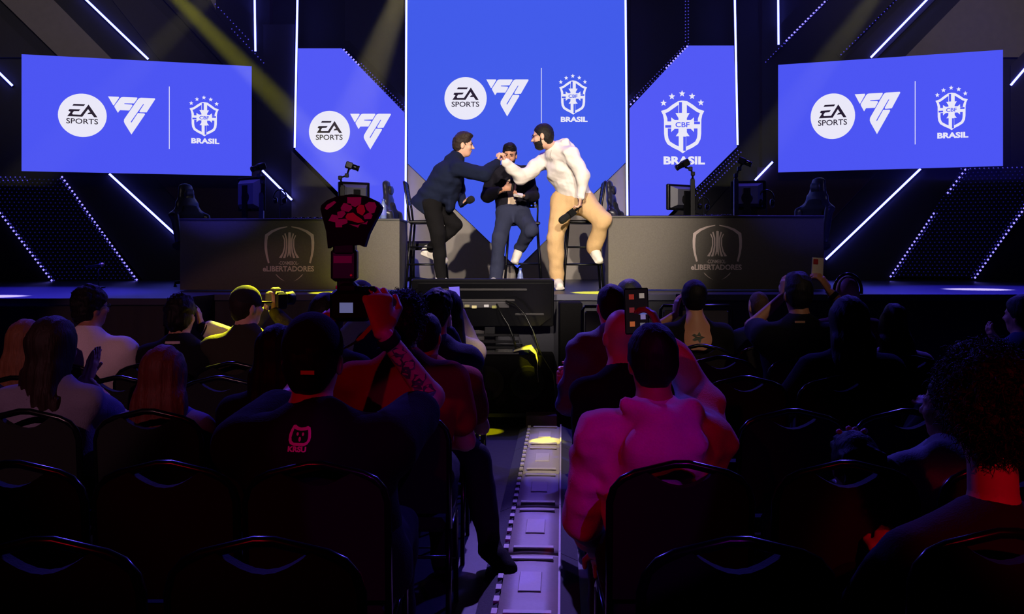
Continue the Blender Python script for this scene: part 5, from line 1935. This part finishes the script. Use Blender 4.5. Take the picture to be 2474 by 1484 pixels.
CAMD = 3.16
t = thing('camera_with_flash', 'black camera with upright flash and flared sticker-covered diffuser', 'camera', P(850, 785, CAMD))
bc = P(850, 738, CAMD)
put('camera_body', MB().bbox(bc, (0.068, 0.036, 0.052), 0.014), M_PLASTIC, t)
put('prism_hump', MB().bbox(bc + V3(-0.01, 0.0, 0.058), (0.032, 0.03, 0.02), 0.012), M_PLASTIC, t)
put('lens', MB().lathe(bc + V3(0, 0.03, 0), [(0.036, 0), (0.040, 0.03), (0.042, 0.10), (0.046, 0.11), (0.046, 0.14)], V3(0, 1, 0), 20), M_PLASTIC, t, smooth=True)
put('rear_screen', MB().box(bc + V3(-0.012, -0.0365, -0.006), (0.022, 0.001, 0.017)), emat('camera_lcd', lin((130, 130, 190)), 0.45), t)
put('strap', strip([bc + V3(0.07, -0.01, 0.03), bc + V3(0.085, -0.03, -0.05), bc + V3(0.03, -0.04, -0.11), bc + V3(-0.02, -0.03, -0.14)], [0.012, 0.013, 0.016, 0.016], unit(V3(1, 0, 0.4)), 0.003), cloth('strap_red', (170, 40, 46)), t)
for k in range(3):
    put('dial', MB().lathe(bc + V3(0.028 + 0.02 * k, 0.0, 0.05), [(0.010, 0), (0.010, 0.012), (0.008, 0.014)], n=12), M_GLOSS, t)
fb = P(833, 640, CAMD)
put('flash_foot', MB().bbox(P(834, 692, CAMD), (0.024, 0.02, 0.022), 0.006), M_PLASTIC, t)
put('flash_body', MB().bbox(fb, (0.043, 0.026, 0.056), 0.012), mat('flash_black', (24, 20, 24), 0.4), t)
put('flash_display', MB().box(fb + V3(-0.002, -0.027, 0.018), (0.030, 0.001, 0.012)), mat('flash_lcd', (150, 90, 110), 0.5), t)
put('flash_button', MB().lathe(fb + V3(0.026, -0.026, -0.034), [(0.004, 0), (0.004, 0.004)], V3(0, -1, 0), 8), mat('flash_led', (255, 60, 50), 0.5), t)
put('flash_head', MB().bbox(P(834, 602, CAMD), (0.036, 0.03, 0.02), 0.008), M_PLASTIC, t)
DIF = [(792, 600), (788, 560), (780, 530), (774, 505), (776, 496), (790, 484), (815, 474), (850, 469), (885, 474), (912, 487), (922, 500), (918, 512), (905, 535), (890, 565), (880, 597), (868, 592), (800, 595)]
put('diffuser', MB().prism([P(x, y, CAMD - 0.03) for x, y in DIF], (0, 0.05, 0)), cloth('diffuser_black', (14, 13, 17)), t)
PINK, REDS = mat('sticker_pink', (190, 70, 130), 0.6), mat('sticker_red', (220, 60, 60), 0.6)


def dif(x, y):
    return P(760 + x / 5.705, 460 + y / 5.705, CAMD - 0.033)


for nm, m, lp in (('sticker', PINK, [(450, 95), (645, 95), (640, 185), (560, 230), (450, 190)]), ('sticker', PINK, [(190, 420), (240, 330), (310, 345), (330, 400), (450, 390), (455, 450), (380, 480), (380, 510), (290, 510), (285, 440)]),
                  ('sticker', REDS, [(425, 370), (450, 320), (530, 305), (580, 350), (640, 390), (690, 440), (600, 450), (520, 425), (450, 410)]),
                  ('sticker', PINK, [(690, 200), (750, 160), (830, 165), (855, 220), (825, 310), (780, 320), (720, 270)]),
                  ('sticker', PINK, [(360, 240), (400, 175), (500, 185), (520, 250), (470, 300), (370, 280)]), ('sticker', REDS, [(575, 250), (620, 195), (680, 205), (700, 290), (660, 350), (590, 310)]),
                  ('sticker', PINK, [(670, 350), (760, 300), (800, 345), (780, 395), (690, 400)]), ('sticker', PINK, [(470, 465), (600, 515), (630, 460), (720, 470), (735, 420), (690, 450), (590, 480)]),
                  ('sticker', PINK, [(310, 300), (400, 275), (430, 320), (380, 380), (320, 385)]), ('sticker', PINK, [(140, 250), (170, 200), (270, 145), (300, 165), (240, 220), (170, 270)])):
    put(nm, MB().poly([[dif(x, y) for x, y in lp]]), m, t, fix=False)

# -- man in the pink-lit hoodie with the phone
HB = seated('man in pale hoodie lit pink holding a phone, right of the aisle', 1577, 778, 3.0, 'tan', ('short', DK, dict(vol=0.006)),
            [top_('pale_hoodie', (226, 214, 214), name='hoodie', g=0.030, hood=True, wr=0.013, fold=0.003, hem=0.25, vox=0.012)], TRO, SHO, bulk=0.98, s=0.98, yaw=2, pitch=-6,
            handR=P(1600, 812, 3.34), poleR=(0.7, 0.1, -1), handL=P(1445, 1330, 3.22), poleL=(-0.6, -0.4, -1), tilt=-3, seat_x=0.45, vox=0.014, hvox=0.007,
            hands=dict(R=dict(f=V3(-0.4, 0.2, 1), n=V3(-0.6, 0.2, 0.2), curl=0.7)))
t, u, v, n = phone('black phone with dark home screen held up by the man in the pink-lit hoodie', P(1538, 752, 3.38), V3(-0.03, 0, 1), V3(0, -1, 0.05), 0.043, 0.082, screen=(16, 10, 14))
pc = P(1538, 752, 3.38)
for k, (a, c, col) in enumerate(((-0.4, 0.62, (190, 60, 50)), (0.45, 0.66, (210, 190, 180)), (-0.4, 0.05, (150, 50, 60)), (0.5, 0.0, (120, 130, 230)), (0.5, -0.25, (170, 150, 220)), (-0.4, -0.55, (230, 120, 70)), (0.45, -0.62, (150, 140, 160)))):
    put('screen_icon', slab_rect(MB(), pc + u * 0.043 * a + v * 0.082 * c, u, v, n * 0.006, 0.009 if k != 3 else 0.018, 0.009 if k != 3 else 0.012), emat('icon_%d' % k, lin(col), 0.4), t, fix=False)

# -- left block
seated('man in white shirt with short dark hair and glasses, left block', 220, 684, 5.42, 'tan', ('curly', DK, dict(seed=3)), [top_('white_tee', (236, 222, 222), sleeve=0.5, g=0.02)], TRO, SHO,
       yaw=-38, bulk=1.25, s=1.02, tilt=-2, extra=glasses)
seated('long-haired woman clapping at the left picture edge', 130, 758, 3.87, 'mid', ('long', (36, 18, 16), dict(length=0.66, vol=0.10, seed=2)), [top_('grey_tee', (120, 110, 135), sleeve=0.5)], TRO, SHO, s=0.9,
       yaw=-20, handR=P(212, 920, 4.08), handL=P(205, 915, 4.10), poleR=(1, -0.2, -1), seat_x=-1.87,
       hands=dict(R=dict(f=V3(0.25, 0.3, 1), n=V3(-1, 0, 0.1), curl=0.12, spread=0.1), L=dict(f=V3(0.25, 0.3, 1), n=V3(1, 0, 0), curl=0.1)))
seated('woman with light-streaked hair half hidden at the far left edge', 66, 762, 4.85, 'light', ('long', (120, 74, 52), dict(length=0.40, vol=0.02, seed=7)), [top_('plum_top', (120, 40, 70))], TRO, SHO, seat_x=-2.42)
seated('woman with straight reddish hair in the left block', 398, 824, 3.87, 'light', ('long', (84, 26, 22), dict(length=0.34, vol=0.02, seed=5)), [top_('violet_tee', (110, 100, 160), sleeve=0.5)], TRO, SHO, s=0.9, hs=0.95)

def child_sleeve(b):
    J = b['J']
    b['child']('sleeve', [net([cap(J['shR'] + (J['elR'] - J['shR']) * 0.2, J['elR'], 0.078, 0.072, 0.02), cap(J['elR'], J['wrR'] + (J['elR'] - J['wrR']) * 0.2, 0.072, 0.055, 0.02)], 0.014, (), lambda X: 0.006 * wob(X, 40, 3))],
               cloth('pale_sleeve', (214, 206, 190)))
    for k in (0.10, 0.16):
        ring(b, 'cuff_stripe', J['wrR'] + (J['elR'] - J['wrR']) * k, J['elR'] - J['wrR'], 0.045, 0.012, cloth('cuff_dark', (20, 20, 26)))
    put('collar_stripe', MB().lathe(J['neck'] + V3(0, -0.01, -0.02), [(0.080, 0), (0.086, 0.008), (0.082, 0.02)], V3(0, 0.15, 1), 20), cloth('pale_knit', (210, 190, 190)), b['obj'], smooth=True)


seated('man with dark wavy hair in a black varsity jacket with striped cuff', 437, 704, 5.45, 'mid', ('curly', DK, dict(seed=9, vol=-0.004)),
       [top_('varsity_black', (18, 18, 24), name='jacket', g=0.024)], TRO, SHO, handR=P(486, 790, 5.60), poleR=(1, 0.1, -0.6), yaw=-8,
       hands=dict(R=dict(f=V3(-0.25, 0.2, 1), n=V3(-1, 0, 0), curl=0.3)), extra=child_sleeve)
seated('man in dark cap and jacket raising a camera, edged in yellow light', 596, 688, 5.45, 'light', ('short', (40, 28, 24), {}), [top_('olive_jacket', (52, 50, 40), name='jacket', g=0.026)], TRO, SHO, yaw=-42,
       handR=P(664, 752, 5.72), handL=P(640, 756, 5.85), poleR=(0.8, -0.2, -1), cap_=dict(m=cloth('cap_dark', (40, 38, 40))), lean=0.04,
       hands=dict(R=dict(f=V3(0.1, 0.3, 1), n=V3(-0.6, 0.5, 0), curl=0.7), L=dict(f=V3(0.2, 0.2, 1), n=V3(0.6, 0.3, 0), curl=0.7)))
cc = P(666, 722, 5.78)
t = thing('small_camera', 'small camera raised by the capped man, lit yellow', 'camera', cc - V3(0, 0, 0.05))
Rk = Rz(-42)
put('camera_body', MB().bbox(cc, (0.065, 0.035, 0.045), 0.012, Rk), mat('camera_grey', (110, 108, 100), 0.5), t)
put('lens', MB().lathe(cc + Rk[1] * 0.03, [(0.034, 0), (0.038, 0.05), (0.042, 0.09)], Rk[1], 16), M_PLASTIC, t, smooth=True)
put('viewfinder', MB().bbox(cc + V3(0, 0, 0.055), (0.022, 0.025, 0.014), 0.008, Rk), mat('camera_grey', (110, 108, 100), 0.5), t)
put('grip', MB().bbox(cc + Rk[0] * 0.06 + V3(0, 0, -0.01), (0.016, 0.04, 0.05), 0.012, Rk), M_PLASTIC, t)
seated('woman with long dark hair leaning left of the photographer', 672, 772, 3.90, 'tan', ('long', (16, 12, 14), dict(length=0.42, vol=0.02, seed=8)), [top_(*BLACK_T)], TRO, SHO, seat_x=-0.99)
seated('person with round dark hair directly beyond the photographer', 790, 708, 4.85, 'tan', ('short', DK, dict(vol=0.012)), [top_('navy_top', (24, 26, 52))], TRO, SHO, hs=1.0)
seated('person half hidden behind the raised camera, hair edged in blue', 873, 673, 5.56, 'mid', ('short', (30, 28, 34), {}), [top_('grey_blue_top', (60, 66, 110))], TRO, SHO)
seated('curly-haired person in red shirt beside the photographer\'s raised arm', 975, 696, 3.90, 'mid', ('curly', DK, dict(seed=4, vol=0.0, curls=900)), [top_('red_tee', (150, 22, 30), sleeve=0.5, g=0.02)], TRO, SHO, bulk=1.2, yaw=-12, s=1.02)
seated('smaller short-haired person in dark red shirt on the aisle with leg stretched out', 1032, 752, 4.85, 'mid', ('short', DK, {}), [top_('dark_red_tee', (130, 20, 30), sleeve=0.5, g=0.02)], TRO, SHO, bulk=1.25, yaw=-15, seat_x=-0.43,
       knees=dict(knR=P(1150, 1108, 4.62), anR=V3(X(1185, 4.5), 4.5, 0.10), toeR=V3(X(1232, 4.42), 4.36, 0.05)))
seated('person in navy jacket holding a phone close, left of the aisle', 1058, 694, 5.58, 'mid', ('curly', DK, dict(seed=11, vol=0.0)), [top_('navy_jacket2', (22, 26, 60), name='jacket', g=0.03, fold=0.004)], TRO, SHO, bulk=1.15, yaw=-10, neckl=0.05,
       handR=P(1083, 800, 5.72), poleR=(0.5, 0, -1), hands=dict(R=dict(f=V3(0.0, 0.1, 1), n=V3(-1, 0.3, 0), curl=0.35, spread=0.1)))
phone('dark phone held close by the person in the navy jacket', P(1074, 765, 5.86), V3(0.1, 0, 1), V3(0.8, -1, 0))
seated('woman with long dark hair in cream sweater filming with a raised phone', 1086, 696, 6.40, 'light', ('long', (26, 18, 18), dict(length=0.28, seed=3)), [top_('cream_sweater', (214, 190, 170), g=0.026)], TRO, SHO, yaw=-6, neckl=0.05,
       handR=P(1112, 756, 6.62), poleR=(0.35, 0, -1), hands=dict(R=dict(f=V3(-0.1, 0.1, 1), n=V3(-1, 0.3, 0), curl=0.4)))
phone('bright phone filming the stage, held up by the woman in the cream sweater', P(1099, 724, 6.66), V3(-0.06, 0, 1), V3(0, -1, 0.05), 0.040, 0.095, screen=(128, 110, 236))

# -- right block
seated('man in blue-grey jacket leaning forward on the right aisle seat', 1476, 682, 4.95, 'light', ('short', (30, 24, 24), {}), [top_('blue_grey_jacket', (92, 92, 124), name='jacket', g=0.032, wr=0.009, fold=0.005)], dict(m=cloth('blue_jeans', (66, 74, 120))), SHO, bulk=1.0,
       lean=0.22, handL=P(1402, 902, 5.2), poleL=(-0.3, -0.3, -1), yaw=12, seat_x=0.60, spread=1.7, hands=dict(L=dict(f=V3(-1, 0.2, 0.0), n=V3(0, -1, 0), curl=0.8)))
tag(put('red_pouch', MB().bbox(P(1370, 914, 5.2), (0.055, 0.03, 0.045), 0.015, Rz(10)), cloth('pouch_red', (200, 60, 80))), 'small red pouch held out over the aisle', 'pouch')
seated('man with round dark hair behind the phone of the hoodie man', 1520, 674, 5.72, 'mid', ('short', (16, 14, 18), dict(vol=0.01)), [top_('black_top2', (18, 18, 24))], TRO, SHO, seat_x=0.66)
seated('bald person with reddish lit head just left of the raised phone', 1500, 738, 3.90, 'light', None, [top_('black_top3', (20, 20, 26))], TRO, SHO, seat_x=0.58, yaw=10)


def tattoo(b):
    J = b['J']
    c = J['chest'] + (J['neck'] - J['chest']) * 0.45
    bv = BVHTree.FromPolygons([v.co + Vector(b['base']) for v in b['obj'].data.vertices], [tuple(p.vertices) for p in b['obj'].data.polygons])
    mb = MB()
    pts = []
    for a in np.linspace(0, 2 * math.pi, 15)[:-1]:
        r = 0.034 * (1 + 0.45 * math.cos(5 * a))
        q = c + V3(r * math.cos(a), 0, 0.8 * r * math.sin(a))
        h = bv.ray_cast(Vector((q[0], q[1] - 1, q[2])), Vector((0, 1, 0)))
        pts.append(np.array(h[0]) - V3(0, 0.004, 0) if h[0] is not None else q)
    mb.poly([pts])
    put('tattoo', mb, mat('tattoo_ink', (70, 84, 70), 0.6), b['obj'], fix=False)


TK = P(1677, 675, 6.4)
seated('person with bare tattooed back and black low-back top', 1677, 676, 6.42, 'mid', ('short', DK, dict(vol=0.012, seed=5)), [top_('black_tank', (16, 16, 20), sleeve=0.5, g=0.016, vox=0.012, subs=[scap((1.2, 6.20, 1.18), (1.2, 6.20, 0.98), 0.215, 0.145)])], TRO, SHO, s=1.02,
       handL=P(1632, 760, 6.6), poleL=(-1, 0, -0.8), hands=dict(L=dict(f=V3(0.15, 0.1, 1), n=V3(1, 0.3, 0), curl=0.4)), extra=tattoo, vox=0.014, bulk=1.1)
phone('dark phone beside the head of the person with the bare back', P(1641, 738, 6.68), V3(0.1, 0, 1), V3(0.7, -1, 0))
seated('child with closely cropped hair in dark top', 1832, 700, 6.42, 'light', ('short', (70, 50, 40), dict(vol=-0.006)), [top_('navy_kid', (24, 28, 70))], TRO, SHO, s=0.85, hs=0.85, bulk=0.85, yaw=10)
def polo_mark(b):
    J = b['J']
    ring(b, 'watch', J['wrR'] + (J['elR'] - J['wrR']) * 0.12, J['elR'] - J['wrR'], 0.032, 0.03, cloth('band_black', (20, 20, 24)))
    sh = [o for o in b['obj'].children if o.name.startswith('polo_shirt')][0]
    bv = BVHTree.FromPolygons([v.co + Vector(b['base']) for v in sh.data.vertices], [tuple(p.vertices) for p in sh.data.polygons])
    c = P(1932, 778, 5.6)
    h = bv.ray_cast(Vector((c[0], c[1] - 1, c[2])), Vector((0, 1, 0)))
    y = h[0].y - 0.004 if h[0] is not None else 5.55
    put('neck_label', MB().box((c[0], y, c[2]), (0.030, 0.0015, 0.006)), mat('label_orange', (200, 150, 110), 0.6), b['obj'])


seated('tall man in dark polo shirt filming with a raised phone', 1928, 652, 5.72, 'tan', ('styled', DK, dict(seed=3)), [top_('dark_polo', (20, 20, 30), name='polo_shirt', sleeve=0.5, g=0.022, collar=True)], TRO, SHO, bulk=1.25, s=1.06, hs=1.02,
       handR=P(2004, 705, 5.92), handL=P(1893, 715, 5.98), poleR=(1, -0.2, -1), poleL=(-1, -0.2, -1), extra=polo_mark,
       hands=dict(R=dict(f=V3(-0.55, 0.1, 1), n=V3(-0.8, 0.6, 0), curl=0.55), L=dict(f=V3(0.1, 0.2, 1), n=V3(1, 0.3, 0), curl=0.5)))
phone('pale phone with camera bump held high by the man in the polo shirt', P(1975, 650, 5.98), V3(0.05, 0, 1), V3(0.05, -1, 0), 0.037, 0.072, (190, 180, 172), None, True)
seated('bald man with headphones at the front of the right block', 2046, 660, 6.42, 'mid', None, [top_('dark_red_top', (70, 24, 30))], TRO, SHO, hs=0.98,
       extra=lambda b: put('headphone_band', MB().tube([b['T'](0.094 * math.cos(a), -0.02, 0.02 + 0.115 * math.sin(a)) for a in np.linspace(-0.2, math.pi + 0.2, 15)], 0.011, 6), M_GLOSS, b['obj'], smooth=True))
seated('woman with long straight brown hair in a black shirt', 2048, 706, 4.85, 'light', ('long', (30, 20, 18), dict(length=0.46, vol=0.02, seed=6)), [top_(*BLACK_T, sleeve=0.5, g=0.02)], TRO, SHO, bulk=1.15, s=1.05, hs=1.0, poleL=(-1, 0, -0.7), yaw=4)
seated('woman with wavy shoulder-length hair in a pale top', 2158, 731, 5.72, 'light', ('long', (40, 28, 26), dict(length=0.28, vol=0.045, wavy=0.35, seed=4)), [top_('pale_top', (200, 180, 180), sleeve=0.5)], TRO, SHO, s=0.95)
seated('man in blue-lit jacket cut off by the right picture edge', 2466, 712, 5.72, 'mid', ('short', DK, dict(vol=0.01)), [top_('denim_jacket', (60, 66, 110), name='jacket', g=0.026)], TRO, SHO, yaw=35, handL=P(2418, 830, 5.9), hands=dict(L=dict(f=V3(-0.5, 0.2, 0.6), n=V3(0.5, 0, 0), curl=0.5)))
seated('dark-haired person mostly hidden beyond the big curly head', 2330, 822, 4.85, 'tan', ('curly', DK, dict(seed=6)), [top_('black_top4', (18, 18, 24))], TRO, SHO, s=0.9)
seated('person in pale grey hoodie partly hidden left of the big curly head', 2300, 890, 3.0, 'tan', ('short', DK, {}), [top_('grey_hoodie', (150, 148, 150), name='hoodie', g=0.03, hood=True)], TRO, SHO, yaw=40, s=0.92, hs=0.9)


def beads(b):
    T = b['T']
    for i, (x, y, z) in enumerate(((-0.04, 0.03, 0.128), (-0.01, 0.01, 0.139), (0.02, 0.03, 0.136), (0.045, 0.0, 0.130), (0.03, -0.03, 0.126))):
        put('bead', MB().lathe(T(x, y, z) - V3(0, 0, 0.008), [(0.003, 0), (0.010, 0.005), (0.010, 0.012), (0.003, 0.017)], n=10), mat('bead_pink', (230, 120, 170), 0.3), b['obj'], smooth=True)


seated('small child with beaded braids, only the head above the chair', 2066, 1036, 3.0, 'dark', ('braids', (14, 11, 12), dict(seed=2)), [top_('kid_black', (20, 20, 26))], TRO, SHO, s=0.72, hs=0.86, bulk=0.75, pitch=-12, extra=beads)
seated('person with big curly hair and red-lit neck at the right picture edge', 2385, 842, 2.32, 'mid', ('curly', (34, 20, 18), dict(seed=12, vol=0.016, curls=2600)), [top_('grey_black_tee', (34, 32, 38), sleeve=0.5, g=0.02)], TRO, SHO, s=1.05, bulk=1.1, hs=1.0, pitch=-4, yaw=6, neckl=0.115,
       seat_x=1.10, vox=0.013, hvox=0.006)


# ------------------------------------------------------------------ thin stage haze
hz = bpy.data.materials.new('stage_haze')
hz.use_nodes = True
nt = hz.node_tree
nt.nodes.clear()
vsn = nt.nodes.new('ShaderNodeVolumeScatter')
vsn.inputs['Color'].default_value = (1, 1, 1, 1)
vsn.inputs['Density'].default_value = 0.012
vsn.inputs['Anisotropy'].default_value = 0.2
out = nt.nodes.new('ShaderNodeOutputMaterial')
nt.links.new(vsn.outputs[0], out.inputs['Volume'])
o = put('haze', MB().box((0, 11.15, 4.9), (6.9, 0.85, 2.6)), hz)
tag(o, 'thin theatrical haze hanging above the stage', 'haze', None, 'stuff')
